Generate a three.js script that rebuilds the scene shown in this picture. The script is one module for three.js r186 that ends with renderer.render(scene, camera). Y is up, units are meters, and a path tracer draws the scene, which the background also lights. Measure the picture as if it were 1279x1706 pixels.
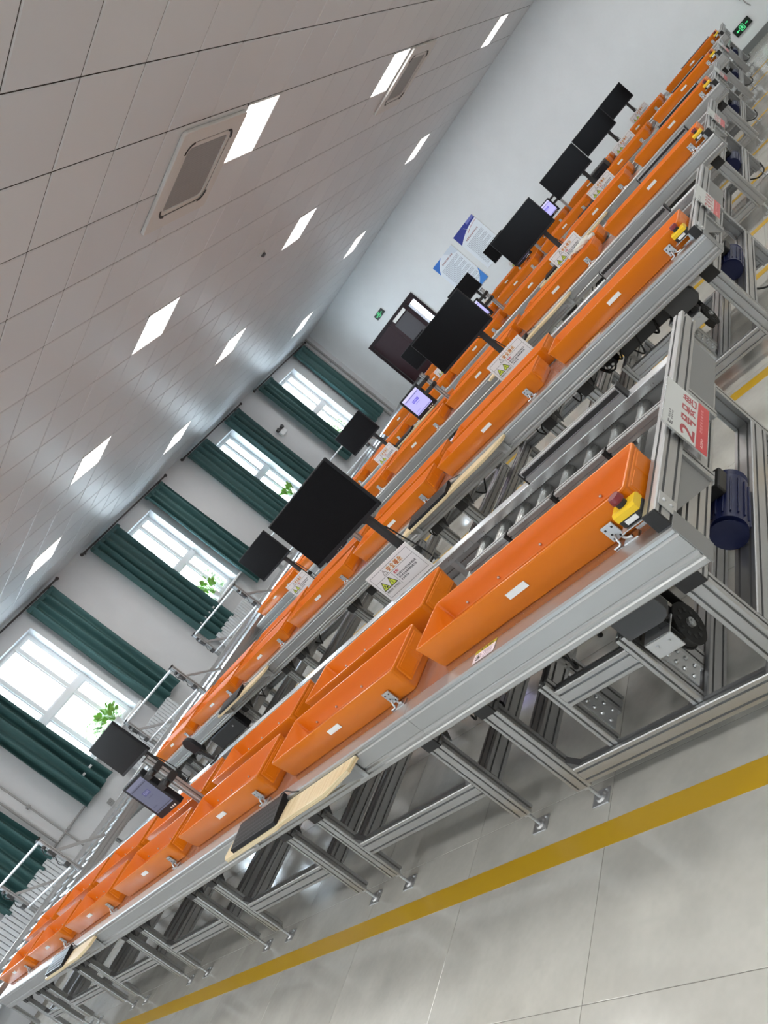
import * as THREE from 'three';
import { mergeGeometries, toCreasedNormals } from 'three/addons/utils/BufferGeometryUtils.js';
import { RoundedBoxGeometry } from 'three/addons/geometries/RoundedBoxGeometry.js';
import { RectAreaLightUniformsLib } from 'three/addons/lights/RectAreaLightUniformsLib.js';

// ---------- camera, sky, exposure ----------
const scene = new THREE.Scene();
const camera = new THREE.PerspectiveCamera(66.52, 1279 / 1706, 0.05, 200);
camera.position.set(0, 1.55, 0);
{ // the phone was held rolled about 51 degrees and pitched slightly down
  const right = new THREE.Vector3(0.339704, -0.777714, 0.528925), down = new THREE.Vector3(-0.559698, -0.619112, -0.550853), fwd = new THREE.Vector3(0.75587, -0.108911, -0.6456);
  camera.setRotationFromMatrix(new THREE.Matrix4().makeBasis(right, down.negate(), fwd.negate()));
}
scene.add(camera);
scene.background = new THREE.Color(0.80, 0.92, 1.03);
scene.backgroundIntensity = 17.0;
const renderer = new THREE.WebGLRenderer({ antialias: true });
renderer.toneMapping = THREE.LinearToneMapping;
renderer.toneMappingExposure = 1.2;
renderer.shadowMap.enabled = true;
RectAreaLightUniformsLib.init();
const PANEL_LIGHT = 20, PANEL_GLOW = 2.2, PANEL_COLOR = [1.0, 0.985, 0.95];

// ---------- room measures ----------
const CEIL = 3.748, XF = 17.75, ZW = -11.95, XN = -7.4, ZR = 5.2;
const TX = 3.8308, TZ = -2.228, T = 0.6;                       // ceiling grid origin and pitch
const ROWS = [1.70, 4.24, 6.83, 9.45, 12.05, 14.65];           // front face of each conveyor line
const ORD = ['nearest', 'second', 'third', 'fourth', 'fifth', 'farthest'];
const NTH = ['first', 'second', 'third', 'fourth', 'fifth', 'sixth', 'seventh', 'eighth'];

// ---------- helpers ----------
let seed = 7; const rnd = () => { seed = (seed * 1664525 + 1013904223) >>> 0; return seed / 4294967296; };
const rr = (a, b) => a + (b - a) * rnd();
const used = {};
function numbered(n) { const k = used[n] = (used[n] ?? -1) + 1; return k ? n + '_' + String(k).padStart(3, '0') : n; }
const sh = (m) => { m.castShadow = m.receiveShadow = true; return m; };
function tag(o, label, category, group) { o.userData = { label, category }; if (group) o.userData.group = group; return o; }
function thing(name, pos, label, category, group) { const o = new THREE.Group(); o.name = numbered(name); o.position.set(...pos); scene.add(o); return tag(o, label, category, group); }
function M(name, geo, mat, parent, pos) { if (Array.isArray(geo)) geo = merge(geo); const m = sh(new THREE.Mesh(geo, mat)); m.name = name; if (pos) m.position.set(...pos); parent.add(m); return m; }
function copy(o, label, pos) { const c = o.clone(); c.name = numbered(o.name.replace(/_\d\d\d$/, '')); c.userData = { ...o.userData, label }; c.position.set(...pos); scene.add(c); return c; }
function struct(name, geo, mat) { const m = M(name, geo, mat, scene); m.userData.kind = 'structure'; return m; }
function sgroup(name) { const g = new THREE.Group(); g.name = name; g.userData.kind = 'structure'; scene.add(g); return g; }
function norm(g) { if (g.index) g = g.toNonIndexed(); for (const k of Object.keys(g.attributes)) if (!['position', 'normal', 'uv'].includes(k)) g.deleteAttribute(k);
  if (!g.attributes.uv) g.setAttribute('uv', new THREE.BufferAttribute(new Float32Array(g.attributes.position.count * 2), 2)); if (!g.attributes.normal) g.computeVertexNormals(); return g; }
const merge = (l) => l.length === 1 ? l[0] : mergeGeometries(l.map(norm));
// box from min corner to max corner
const bx = (x0, x1, y0, y1, z0, z1) => { const g = new THREE.BoxGeometry(Math.abs(x1 - x0), Math.abs(y1 - y0), Math.abs(z1 - z0)); g.translate((x0 + x1) / 2, (y0 + y1) / 2, (z0 + z1) / 2); return boxUV(g); };
const rbx = (x0, x1, y0, y1, z0, z1, r = 0.004, s = 2) => { const g = new RoundedBoxGeometry(Math.abs(x1 - x0), Math.abs(y1 - y0), Math.abs(z1 - z0), s, r); g.translate((x0 + x1) / 2, (y0 + y1) / 2, (z0 + z1) / 2); return boxUV(g); };
function boxUV(g) { // uv in metres
  const p = g.attributes.position, n = g.attributes.normal, uv = new Float32Array(p.count * 2);
  for (let i = 0; i < p.count; i++) { const a = Math.abs(n.getX(i)), b = Math.abs(n.getY(i)), c = Math.abs(n.getZ(i)); const x = p.getX(i), y = p.getY(i), z = p.getZ(i);
    if (b >= a && b >= c) { uv[2 * i] = z; uv[2 * i + 1] = x; } else if (a >= c) { uv[2 * i] = z; uv[2 * i + 1] = y; } else { uv[2 * i] = x; uv[2 * i + 1] = y; } }
  g.setAttribute('uv', new THREE.BufferAttribute(uv, 2)); return g;
}
const cyl = (r, h, axis, x, y, z, seg = 16, r2 = r) => { const g = new THREE.CylinderGeometry(r2, r, h, seg); if (axis === 'x') g.rotateZ(-Math.PI / 2); if (axis === 'z') g.rotateX(Math.PI / 2); g.translate(x, y, z); return g; };
const tube = (pts, r, seg = 24, rad = 8) => new THREE.TubeGeometry(new THREE.CatmullRomCurve3(pts.map((p) => new THREE.Vector3(...p))), seg, r, rad);
function extrude(pts, depth, bevel = 0) { const s = new THREE.Shape(pts.map((p) => new THREE.Vector2(...p))); return new THREE.ExtrudeGeometry(s, { depth, bevelEnabled: bevel > 0, bevelSize: bevel, bevelThickness: bevel, bevelSegments: 1, curveSegments: 6 }); }
// slotted aluminium section: cross-section w by h, run along an axis. Slots every 40 mm.
const profCache = {};
function profShape(w, h) {
  const pts = [], c = 0.003, s = 0.0041, d = 0.011;
  const side = (len, f) => { const n = Math.max(1, Math.round(len / 0.04)); pts.push(f(c, 0)); for (let i = 0; i < n; i++) { const m = len * (i + 0.5) / n; pts.push(f(m - s, 0), f(m - s, d), f(m + s, d), f(m + s, 0)); } pts.push(f(len - c, 0)); };
  side(w, (t, d2) => [-w / 2 + t, -h / 2 + d2]); side(h, (t, d2) => [w / 2 - d2, -h / 2 + t]); side(w, (t, d2) => [w / 2 - t, h / 2 - d2]); side(h, (t, d2) => [-w / 2 + d2, h / 2 - t]);
  return pts;
}
// prof: a beam filling the box [x0,x1] x [y0,y1] x [z0,z1] that runs along axis
function prof(axis, x0, x1, y0, y1, z0, z1) {
  const X = x1 - x0, Y = y1 - y0, Z = z1 - z0; let w, h, L;
  if (axis === 'z') [w, h, L] = [X, Y, Z]; else if (axis === 'x') [w, h, L] = [Z, Y, X]; else [w, h, L] = [X, Z, Y];
  const key = [axis, w, h, L].map((v) => typeof v === 'number' ? v.toFixed(4) : v).join();
  if (!profCache[key]) { let g = extrude(profShape(w, h), L); g.translate(0, 0, -L / 2); if (axis === 'x') g.rotateY(Math.PI / 2); if (axis === 'y') g.rotateX(-Math.PI / 2); profCache[key] = boxUV(norm(g)); }
  return { geo: profCache[key], pos: [(x0 + x1) / 2, (y0 + y1) / 2, (z0 + z1) / 2] };
}
const PM = (name, p, mat, parent) => M(name, p.geo, mat, parent, p.pos);

// ---------- textures ----------
function canvasTex(w, h, draw, srgb = true) { const c = document.createElement('canvas'); c.width = w; c.height = h; draw(c.getContext('2d'), w, h); const t = new THREE.CanvasTexture(c); if (srgb) t.colorSpace = THREE.SRGBColorSpace; t.wrapS = t.wrapT = THREE.RepeatWrapping; t.anisotropy = 8; return t; }
function noiseTex(n, f, srgb = false) { // f(x,y) in 0..1 -> [r,g,b] 0..255
  const d = new Uint8Array(n * n * 4); for (let y = 0; y < n; y++) for (let x = 0; x < n; x++) { const v = f(x, y); const i = (y * n + x) * 4; d[i] = v[0]; d[i + 1] = v[1]; d[i + 2] = v[2]; d[i + 3] = 255; }
  const t = new THREE.DataTexture(d, n, n); t.magFilter = THREE.LinearFilter; t.minFilter = THREE.LinearMipmapLinearFilter; t.generateMipmaps = true; t.wrapS = t.wrapT = THREE.RepeatWrapping; if (srgb) t.colorSpace = THREE.SRGBColorSpace; t.needsUpdate = true; return t;
}
function lattice(n) { const a = new Float32Array(n * n); for (let i = 0; i < a.length; i++) a[i] = rnd(); return (x, y) => { const xi = Math.floor(x), yi = Math.floor(y), fx = x - xi, fy = y - yi, s = (t) => t * t * (3 - 2 * t), g = (i, j) => a[(((j % n) + n) % n) * n + (((i % n) + n) % n)]; const u = s(fx), v = s(fy); return (g(xi, yi) * (1 - u) + g(xi + 1, yi) * u) * (1 - v) + (g(xi, yi + 1) * (1 - u) + g(xi + 1, yi + 1) * u) * v; }; }
const L8 = lattice(8), L16 = lattice(16), L64 = lattice(64), L128 = lattice(128);
const fbm = (x, y) => 0.45 * L8(x * 8, y * 8) + 0.3 * L16(x * 16, y * 16) + 0.17 * L64(x * 64, y * 64) + 0.08 * L128(x * 128, y * 128);
const roughT = noiseTex(256, (x, y) => { const v = 175 + 40 * (fbm(x / 256, y / 256) - 0.5); return [v, v, v]; });
const softT = noiseTex(256, (x, y) => { const v = 200 + 70 * (fbm(x / 256, y / 256) - 0.5); return [v, v, v]; });
const brushT = noiseTex(256, (x, y) => { const v = 165 + 46 * (fbm(x / 256, y / 256) - 0.5); return [v, v, v]; });
const floorT = noiseTex(512, (x, y) => { const v = 236 + 30 * (fbm(x / 512, y / 512) - 0.5); return [v, v - 1, v - 5]; }, true);
const floorR = noiseTex(256, (x, y) => { const v = 120 + 120 * (fbm(x / 256, y / 256) - 0.5); return [v, v, v]; });
const wallT = noiseTex(512, (x, y) => { const v = 240 + 7 * (fbm(x / 512, y / 512) - 0.5); return [v, v, v]; }, true);
const woodT = canvasTex(512, 256, (g, w, h) => { g.fillStyle = '#e6d6b4'; g.fillRect(0, 0, w, h); for (let i = 0; i < 260; i++) { const y = rnd() * h, a = 0.05 + 0.12 * rnd(); g.strokeStyle = `rgba(${150 + 40 * rnd() | 0},${112 + 30 * rnd() | 0},60,${a})`; g.lineWidth = 0.6 + 1.8 * rnd(); g.beginPath(); g.moveTo(0, y); for (let x = 0; x <= w; x += 32) g.lineTo(x, y + 5 * Math.sin(x * 0.011 + i) + 2 * rnd()); g.stroke(); } });
function rep(t, u, v = u) { const c = t.clone(); c.repeat.set(u, v); c.needsUpdate = true; return c; }

// ---------- stroke lettering (Chinese characters as pen strokes on a 10 x 10 grid) ----------
const GL = {
  an: [[5, 0, 5, 1.4], [1, 3.4, 1, 2, 9, 2, 9, 3.4], [4.6, 3.2, 3, 6.8, 7.4, 9.6], [7.2, 4.6, 5.4, 7.6, 1.8, 9.8], [0.8, 5.4, 9.4, 5.4]],
  quan: [[5, 0, 0.8, 4], [5, 0, 9.2, 4], [2.8, 4.5, 7.2, 4.5], [2.8, 7, 7.2, 7], [1, 9.5, 9, 9.5], [5, 4.5, 5, 9.5]],
  ti: [[0.5, 2.5, 3.6, 2.5], [2, 0, 2, 9, 1, 8.6], [0.3, 6.5, 3.6, 5.2], [4.6, 0.5, 9, 0.5, 9, 4, 4.6, 4, 4.6, 0.5], [4.6, 2.2, 9, 2.2], [4, 5.4, 9.6, 5.4], [6.8, 5.4, 6.8, 9], [6.8, 7.2, 9, 7.2], [5.2, 6.6, 4, 9.6], [4.7, 8.4, 7, 9.5, 9.8, 9.5]],
  shi: [[2.5, 1, 7.5, 1], [0.8, 3.6, 9.2, 3.6], [5, 3.6, 5, 9.6, 3.9, 9], [2.6, 5.5, 1, 8.6], [7.4, 5.5, 9, 8.6]],
  hao: [[2.4, 0.5, 7.6, 0.5, 7.6, 3.5, 2.4, 3.5, 2.4, 0.5], [0.8, 5, 9.2, 5], [3.5, 5, 3, 6.9, 7.6, 6.9, 7, 9.6, 5.4, 9.3]],
  wei: [[4, 0, 2, 2.5], [3.5, 1.2, 7, 1.2, 6, 3], [1, 3, 9, 3], [2.4, 3, 1, 9.2], [3.6, 4.8, 7, 4.8, 7, 7, 5.2, 7], [3.6, 4.8, 3.6, 9.3, 9, 9.3, 9, 8]],
  xian: [[1, 0.5, 1, 9.6], [1, 0.5, 3.3, 0.5, 2, 3.5, 3.2, 6, 1.2, 6.5], [6.5, 0, 3.6, 3.6], [6.5, 0, 9.5, 3.6], [5, 3.9, 8, 3.9], [4.6, 5.5, 5.1, 7.5], [6.6, 5.5, 6.9, 7.5], [8.9, 5, 7.9, 7.8], [3.8, 9.3, 9.6, 9.3]],
  pin: [[2.6, 0.4, 7.4, 0.4, 7.4, 3.6, 2.6, 3.6, 2.6, 0.4], [0.8, 4.7, 9.2, 4.7], [5, 3.6, 2, 9.6], [5, 4.7, 9, 9.6], [1, 6.4, 3, 6.4], [6, 7.4, 8.6, 6.2], [4, 7.4, 6, 8.6]],
  dan: [[3, 0, 3.8, 1.2], [7, 0, 6.2, 1.2], [2.2, 1.6, 7.8, 1.6, 7.8, 5.2, 2.2, 5.2, 2.2, 1.6], [2.2, 3.4, 7.8, 3.4], [5, 1.6, 5, 6.6], [1, 6.6, 9, 6.6], [1.6, 6.6, 1.6, 9.4, 8.6, 9.4, 8.6, 7.8]],
};
function glyph(g, k, x, y, s, sy = s) { g.beginPath(); for (const l of GL[k]) { g.moveTo(x + l[0] * s / 10, y + l[1] * sy / 10); for (let i = 2; i < l.length; i += 2) g.lineTo(x + l[i] * s / 10, y + l[i + 1] * sy / 10); } g.stroke(); }
function smallText(g, x, y, n, s, color) { g.strokeStyle = color; g.lineWidth = Math.max(1, s * 0.13); const ks = Object.keys(GL); for (let i = 0; i < n; i++) { glyph(g, ks[rnd() * ks.length | 0], x + i * s * 1.12, y, s); } }
function tri(g, x, y, s, fill, lw) { g.beginPath(); g.moveTo(x, y - s * 0.58); g.lineTo(x + s * 0.6, y + s * 0.46); g.lineTo(x - s * 0.6, y + s * 0.46); g.closePath(); g.fillStyle = fill; g.fill(); g.strokeStyle = '#111'; g.lineJoin = 'round'; g.lineWidth = lw; g.stroke(); }

// ---------- materials ----------
const std = (o) => new THREE.MeshStandardMaterial(o), phy = (o) => new THREE.MeshPhysicalMaterial(o);
const lin = (r, g, b) => new THREE.Color().setRGB(r, g, b);
const mt = {
  alu: std({ color: lin(0.45, 0.455, 0.46), metalness: 0.85, roughness: 0.58, roughnessMap: rep(brushT, 4, 4) }),
  rail: std({ color: lin(0.47, 0.475, 0.475), metalness: 0.88, roughness: 0.6, roughnessMap: rep(brushT, 3, 12) }),
  deck: std({ color: lin(0.66, 0.66, 0.66), metalness: 0.9, roughness: 0.36, roughnessMap: rep(roughT, 3) }),
  chrome: std({ color: lin(0.72, 0.74, 0.76), metalness: 0.95, roughness: 0.42, roughnessMap: rep(roughT, 3) }),
  steel: std({ color: lin(0.58, 0.59, 0.6), metalness: 0.9, roughness: 0.45 }),
  roller: std({ color: lin(0.42, 0.43, 0.42), metalness: 0.85, roughness: 0.42, roughnessMap: rep(roughT, 4) }),
  panel: std({ color: lin(0.25, 0.255, 0.255), metalness: 0.3, roughness: 0.5 }),
  black: std({ color: lin(0.012, 0.012, 0.013), roughness: 0.5 }),
  rubber: std({ color: lin(0.015, 0.015, 0.015), roughness: 0.75 }),
  screenOff: phy({ color: lin(0.004, 0.004, 0.005), roughness: 0.25, specularIntensity: 0.25 }),
  bezel: phy({ color: lin(0.010, 0.011, 0.014), roughness: 0.45, specularIntensity: 0.5 }),
  orange: phy({ color: lin(0.72, 0.178, 0.003), specularIntensity: 0.6, roughness: 0.42, roughnessMap: rep(softT, 1.3), clearcoat: 0.12, clearcoatRoughness: 0.22 }),
  label: std({ color: lin(0.82, 0.82, 0.8), roughness: 0.6 }),
  yellowPlastic: std({ color: lin(0.85, 0.55, 0.02), roughness: 0.4 }),
  redPlastic: std({ color: lin(0.2, 0.018, 0.022), roughness: 0.4 }),
  blueMotor: std({ color: lin(0.006, 0.011, 0.062), roughness: 0.4 }),
  wood: std({ map: rep(woodT, 1.2, 2.4), roughness: 0.38, color: lin(1, 1, 1) }),
  floorTile: [0, 1, 2].map((i) => phy({ color: lin(0.60 + 0.012 * i, 0.595 + 0.012 * i, 0.565 + 0.012 * i), map: rep(floorT, 0.7 + 0.1 * i), roughness: 0.34, roughnessMap: rep(floorR, 0.5), clearcoat: 0.35, clearcoatRoughness: 0.08 })),
  grout: std({ color: lin(0.2, 0.19, 0.17), roughness: 0.9 }),
  ceilTile: [0, 1, 2].map((i) => std({ color: lin(0.63 - 0.014 * i, 0.645 - 0.014 * i, 0.67 - 0.012 * i), roughness: 0.4 })),
  ceilBack: std({ color: lin(0.02, 0.018, 0.018), roughness: 0.9 }),
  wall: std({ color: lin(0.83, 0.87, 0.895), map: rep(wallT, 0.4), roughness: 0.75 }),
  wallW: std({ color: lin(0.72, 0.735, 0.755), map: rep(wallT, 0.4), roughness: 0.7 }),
  stripe: std({ color: lin(0.55, 0.33, 0.012), roughness: 0.4 }),
  curtain: phy({ color: lin(0.035, 0.105, 0.105), roughness: 0.62, sheen: 0.3, sheenColor: lin(0.12, 0.28, 0.3), sheenRoughness: 0.5, transmission: 0.06, thickness: 0 }),
  rod: std({ color: lin(0.04, 0.035, 0.035), roughness: 0.5 }),
  pvc: std({ color: lin(0.82, 0.84, 0.86), roughness: 0.35 }),
  radiator: std({ color: lin(0.62, 0.65, 0.68), roughness: 0.35 }),
  pipe: std({ color: lin(0.30, 0.30, 0.30), roughness: 0.5 }),
  whiteTube: std({ color: lin(0.72, 0.75, 0.77), roughness: 0.35, metalness: 0.3 }),
  glass: phy({ color: lin(0.97, 0.99, 1), roughness: 0.02, transmission: 1, thickness: 0, ior: 1.5 }),
  acrylic: phy({ color: lin(0.93, 0.95, 0.95), roughness: 0.12, transmission: 0.75, thickness: 0, ior: 1.49 }),
  doorFrame: phy({ color: lin(0.018, 0.009, 0.011), roughness: 0.5, specularIntensity: 0.4 }),
  doorLeaf: phy({ color: lin(0.03, 0.010, 0.013), roughness: 0.45, specularIntensity: 0.4 }),
  doorNet: std({ color: lin(0.05, 0.04, 0.044), roughness: 0.4 }),
  dark: std({ color: lin(0.06, 0.062, 0.065), roughness: 0.5 }),
  bracket: std({ color: lin(0.16, 0.16, 0.165), metalness: 0.6, roughness: 0.5 }),
  skirting: std({ color: lin(0.16, 0.17, 0.17), roughness: 0.5 }),
  acBody: std({ color: lin(0.6, 0.58, 0.56), roughness: 0.4 }),
  acGrille: std({ color: lin(0.30, 0.30, 0.30), roughness: 0.5 }),
  glow: std({ color: lin(0.8, 0.8, 0.8), emissive: lin(...PANEL_COLOR), emissiveIntensity: PANEL_GLOW, roughness: 0.5 }),
  leaf: phy({ color: lin(0.20, 0.42, 0.05), roughness: 0.55, side: THREE.DoubleSide, transmission: 0.35, thickness: 0 }),
  pot: std({ color: lin(0.6, 0.6, 0.58), roughness: 0.4 }),
  treeLeaf: std({ color: lin(0.36, 0.46, 0.28), roughness: 0.8 }),
  trunk: std({ color: lin(0.1, 0.07, 0.05), roughness: 0.9 }),
  ground: std({ color: lin(0.33, 0.34, 0.33), roughness: 0.9 }),
  cloth: std({ color: lin(0.6, 0.6, 0.55), roughness: 0.8 }),
};

// =====================================================================
// THE ROOM
// =====================================================================
{ // floor: slab of grout with 0.803 m tiles on it
  const fl = sgroup('floor'), P = 0.803, x0 = 1.085, z0 = -1.912, gap = 0.0024;
  M('screed', bx(XN, XF + 0.2, -0.2, -0.0016, ZW - 0.32, ZR), mt.grout, fl);
  const tg = (() => { const w = P - gap, h = 0.008, c = 0.0008; const g = extrude([[-w / 2 + c, -w / 2 + c], [w / 2 - c, -w / 2 + c], [w / 2 - c, w / 2 - c], [-w / 2 + c, w / 2 - c]], h - c, c); g.rotateX(-Math.PI / 2); g.translate(0, -h, 0); return boxUV(norm(g)); })();
  const cells = [];
  for (let i = -11; i < 21; i++) for (let j = -8; j < 13; j++) { const x = x0 + (i + 0.5) * P, z = z0 - (j - 0.5) * P; if (x - P / 2 < XN || x + P / 2 > XF || z - P / 2 < ZW || z + P / 2 > ZR) { if (x + P / 2 < XN || x - P / 2 > XF || z + P / 2 < ZW || z - P / 2 > ZR) continue; }
    const d = (x - camera.position.x) * 0.75587 - z * 0.6456 * -1 * -1 - (0 - 1.55) * 0; const front = x * 0.75587 - z * 0.6456; cells.push({ x, z, front, r: Math.hypot(x, z) }); }
  cells.sort((a, b) => (a.front < 0.3) - (b.front < 0.3) || a.r - b.r);
  const rest = [];
  cells.forEach((c, k) => { const cut = c.x - P / 2 < XN || c.x + P / 2 > XF || c.z - P / 2 < ZW || c.z + P / 2 > ZR;
    let g = tg; if (cut) g = bx(Math.max(c.x - P / 2, XN) - c.x + gap / 2, Math.min(c.x + P / 2, XF) - c.x - gap / 2, -0.008, 0, Math.max(c.z - P / 2, ZW) - c.z + gap / 2, Math.min(c.z + P / 2, ZR) - c.z - gap / 2);
    if (k < 285) { M('tile', g, mt.floorTile[rnd() * 3 | 0], fl, [c.x, 0, c.z]); } else { const q = norm(g.clone()); q.translate(c.x, 0, c.z); rest.push(q); } });
  if (rest.length) { const m = M('tile', rest, mt.floorTile[1], fl); m.userData.kind = 'stuff'; }
}
// painted lane stripes on the floor, one in front of every line and one behind it
ROWS.forEach((x, r) => {
  const s = tag(M(numbered('floor_stripe'), bx(x - 0.105, x - 0.004, 0, 0.0012, -9.0, 4.5), mt.stripe, scene), `yellow stripe painted on the floor in front of the ${ORD[r]} conveyor line`, 'floor marking', 'yellow floor stripes');
  if (r < 5) tag(M(numbered('floor_stripe'), bx(x + 1.44, x + 1.54, 0, 0.0012, -9.0, 4.5), mt.stripe, scene), `yellow stripe painted on the floor behind the ${ORD[r]} conveyor line`, 'floor marking', 'yellow floor stripes');
});
// fixtures that sit in the ceiling grid
const LI = [-2, 4, 10, 19], LJ = [1, 5, 9, 13], LJ2 = [-3, -7];
const isLight = (i, j) => [-14, -8, ...LI].includes(i) && [...LJ, ...LJ2, -11].includes(j);
{ // ceiling: dark void, 0.6 m metal tiles with bevelled edges
  const ce = sgroup('ceiling');
  M('ceiling_slab', bx(XN - 0.2, XF + 0.2, CEIL + 0.03, CEIL + 0.25, ZW - 0.32, ZR + 0.2), mt.ceilBack, ce);
  const run = []; for (let i = -19; i < 24; i++) { const x = TX + i * T; if (x > XN && x < XF) run.push(bx(x - 0.02, x + 0.02, CEIL + 0.0068, CEIL + 0.0295, ZW, ZR)); } for (let j = -12; j < 17; j++) { const z = TZ - j * T; if (z > ZW && z < ZR) run.push(bx(XN, XF, CEIL + 0.0072, CEIL + 0.0291, z - 0.02, z + 0.02)); }
  M('grid_runners', run, mt.ceilBack, ce).userData.kind = 'stuff';
  const w = T - 0.0085, c = 0.008;
  const tg = (() => { const g = new THREE.BufferGeometry(); const a = w / 2, b = w / 2 - c; const P = []; const q = (p, r, s, t) => P.push(...p, ...r, ...s, ...p, ...s, ...t);
    q([-b, 0, -b], [b, 0, -b], [b, 0, b], [-b, 0, b]); // bottom face (seen from below)
    const L = [[-1, -1], [1, -1], [1, 1], [-1, 1]]; for (let k = 0; k < 4; k++) { const [x1, z1] = L[k], [x2, z2] = L[(k + 1) % 4]; q([x1 * a, c * 0.8, z1 * a], [x2 * a, c * 0.8, z2 * a], [x2 * b, 0, z2 * b], [x1 * b, 0, z1 * b]); }
    q([-a, c * 0.8, a], [a, c * 0.8, a], [a, c * 0.8, -a], [-a, c * 0.8, -a]);
    g.setAttribute('position', new THREE.Float32BufferAttribute(P, 3)); g.computeVertexNormals(); return boxUV(g); })();
  const cells = [];
  for (let i = -20; i < 25; i++) for (let j = -13; j < 18; j++) { const x = TX + (i + 0.5) * T, z = TZ - (j + 0.5) * T; if (x - T / 2 > XF || x + T / 2 < XN || z + T / 2 < ZW || z - T / 2 > ZR || isLight(i, j)) continue; cells.push({ i, j, x, z, f: x * 0.75587 - z * 0.6456 + 0.1089 * -2.2, r: Math.hypot(x, z, 2.2) }); }
  const inView = (c) => { const dx = c.x, dy = CEIL - 1.55, dz = c.z; const f = 0.75587 * dx - 0.108911 * dy - 0.6456 * dz; if (f < 0.3) return false; const u = 639.5 + 1300 * (0.339704 * dx - 0.777714 * dy + 0.528925 * dz) / f, v = 853 + 1300 * (-0.559698 * dx - 0.619112 * dy - 0.550853 * dz) / f; return u > -150 && u < 1400 && v > -150 && v < 1800; };
  cells.sort((a, b) => inView(b) - inView(a) || a.r - b.r);
  const rest = [];
  cells.forEach((c, k) => { const x0 = Math.max(c.x - T / 2, XN), x1 = Math.min(c.x + T / 2, XF), z0 = Math.max(c.z - T / 2, ZW), z1 = Math.min(c.z + T / 2, ZR); const cut = x1 - x0 < T - 0.01 || z1 - z0 < T - 0.01;
    const g = cut ? bx(x0 - c.x, x1 - c.x - 0.003, 0, 0.0064, z0 - c.z, z1 - c.z - 0.003) : tg;
    if (k < 295) M('ceiling_tile', g, mt.ceilTile[rnd() * 3 | 0], ce, [c.x, CEIL, c.z]); else { const q = norm(g.clone()); q.translate(c.x, CEIL, c.z); rest.push(q); } });
  const m = M('ceiling_tile', rest, mt.ceilTile[1], ce); m.userData.kind = 'stuff';
}
// walls; openings cut as separate blocks around the windows
const NWIN = [[-7.6, -6.3], [-2.6, -1.3]], NY1 = 2.5; // the wall behind the camera has windows too: their daylight is on the tray fronts
const WIN = [[1.55, 2.95], [5.0, 6.42], [8.35, 9.77], [11.58, 12.98], [14.75, 16.17]], WY0 = 1.36, WY1 = 3.42;
{
  const g = []; let x = XN; const z0 = ZW - 0.32, z1 = ZW;
  for (const [a, b] of WIN) { g.push(bx(x, a, 0, CEIL + 0.03, z0, z1)); g.push(bx(a, b, 0, WY0, z0, z1), bx(a, b, WY1, CEIL + 0.03, z0, z1)); x = b; }
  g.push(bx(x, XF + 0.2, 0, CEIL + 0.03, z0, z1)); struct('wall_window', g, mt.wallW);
  struct('wall_far', [bx(XF, XF + 0.2, 0, CEIL + 0.03, ZW, -11.06), bx(XF, XF + 0.2, 2.3, CEIL + 0.03, -11.06, -9.06), bx(XF, XF + 0.2, 0, CEIL + 0.03, -9.06, ZR)], mt.wall);
  const n = []; let q = ZW; for (const [a, b] of NWIN) { n.push(bx(XN - 0.3, XN, 0, CEIL + 0.03, q, a), bx(XN - 0.3, XN, 0, 0.95, a, b), bx(XN - 0.3, XN, NY1, CEIL + 0.03, a, b)); q = b; } n.push(bx(XN - 0.3, XN, 0, CEIL + 0.03, q, ZR));
  struct('wall_near', n, mt.wall);
  struct('wall_right', bx(XN - 0.2, XF + 0.2, 0, CEIL + 0.03, ZR, ZR + 0.2), mt.wall);
  struct('baseboard_far', bx(XF - 0.015, XF, 0, 0.13, -9.0, ZR), mt.skirting);
}
// windows: white plastic frames, two rows of panes, sill
WIN.forEach(([a, b], k) => {
  const w = sgroup('window_' + (k + 1)), zf0 = ZW - 0.27, zf1 = ZW - 0.19, fw = 0.055, ym = 2.31, xa1 = a + 0.54, xa2 = a + 1.10;
  M('window_frame', [rbx(a, b, WY0, WY0 + fw, zf0, zf1), rbx(a, b, WY1 - fw, WY1, zf0, zf1), rbx(a, a + fw, WY0 + 0.03, WY1 - 0.03, zf0 + 0.001, zf1 - 0.001), rbx(b - fw, b, WY0 + 0.03, WY1 - 0.03, zf0 + 0.001, zf1 - 0.001)], mt.pvc, w);
  M('transom', rbx(a, b, ym - 0.055, ym + 0.055, zf0 - 0.005, zf1 + 0.012), mt.pvc, w);
  for (const xm of [xa1, xa2]) M('mullion', rbx(xm - 0.03, xm + 0.03, WY0, WY1, zf0 - 0.003, zf1 + 0.008), mt.pvc, w);
  for (const [xa, xb] of [[a + fw, xa1 - 0.03], [xa1 + 0.03, xa2 - 0.03], [xa2 + 0.03, b - fw]]) for (const [ya, yb] of [[WY0 + fw, ym - 0.055], [ym + 0.055, WY1 - fw]]) {
    const s = 0.022, sa = M('sash', [bx(xa, xb, ya, ya + s, zf0 + 0.01, zf1 - 0.01), bx(xa, xb, yb - s, yb, zf0 + 0.01, zf1 - 0.01), bx(xa, xa + s, ya + s, yb - s, zf0 + 0.01, zf1 - 0.01), bx(xb - s, xb, ya + s, yb - s, zf0 + 0.01, zf1 - 0.01)], mt.pvc, w);
    M('pane', bx(xa + s, xb - s, ya + s, yb - s, zf0 + 0.03, zf0 + 0.036), mt.glass, sa);
  }
  M('window_sill', rbx(a - 0.04, b + 0.04, WY0 - 0.035, WY0, ZW - 0.19, ZW + 0.14), mt.pvc, w);
});
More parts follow.
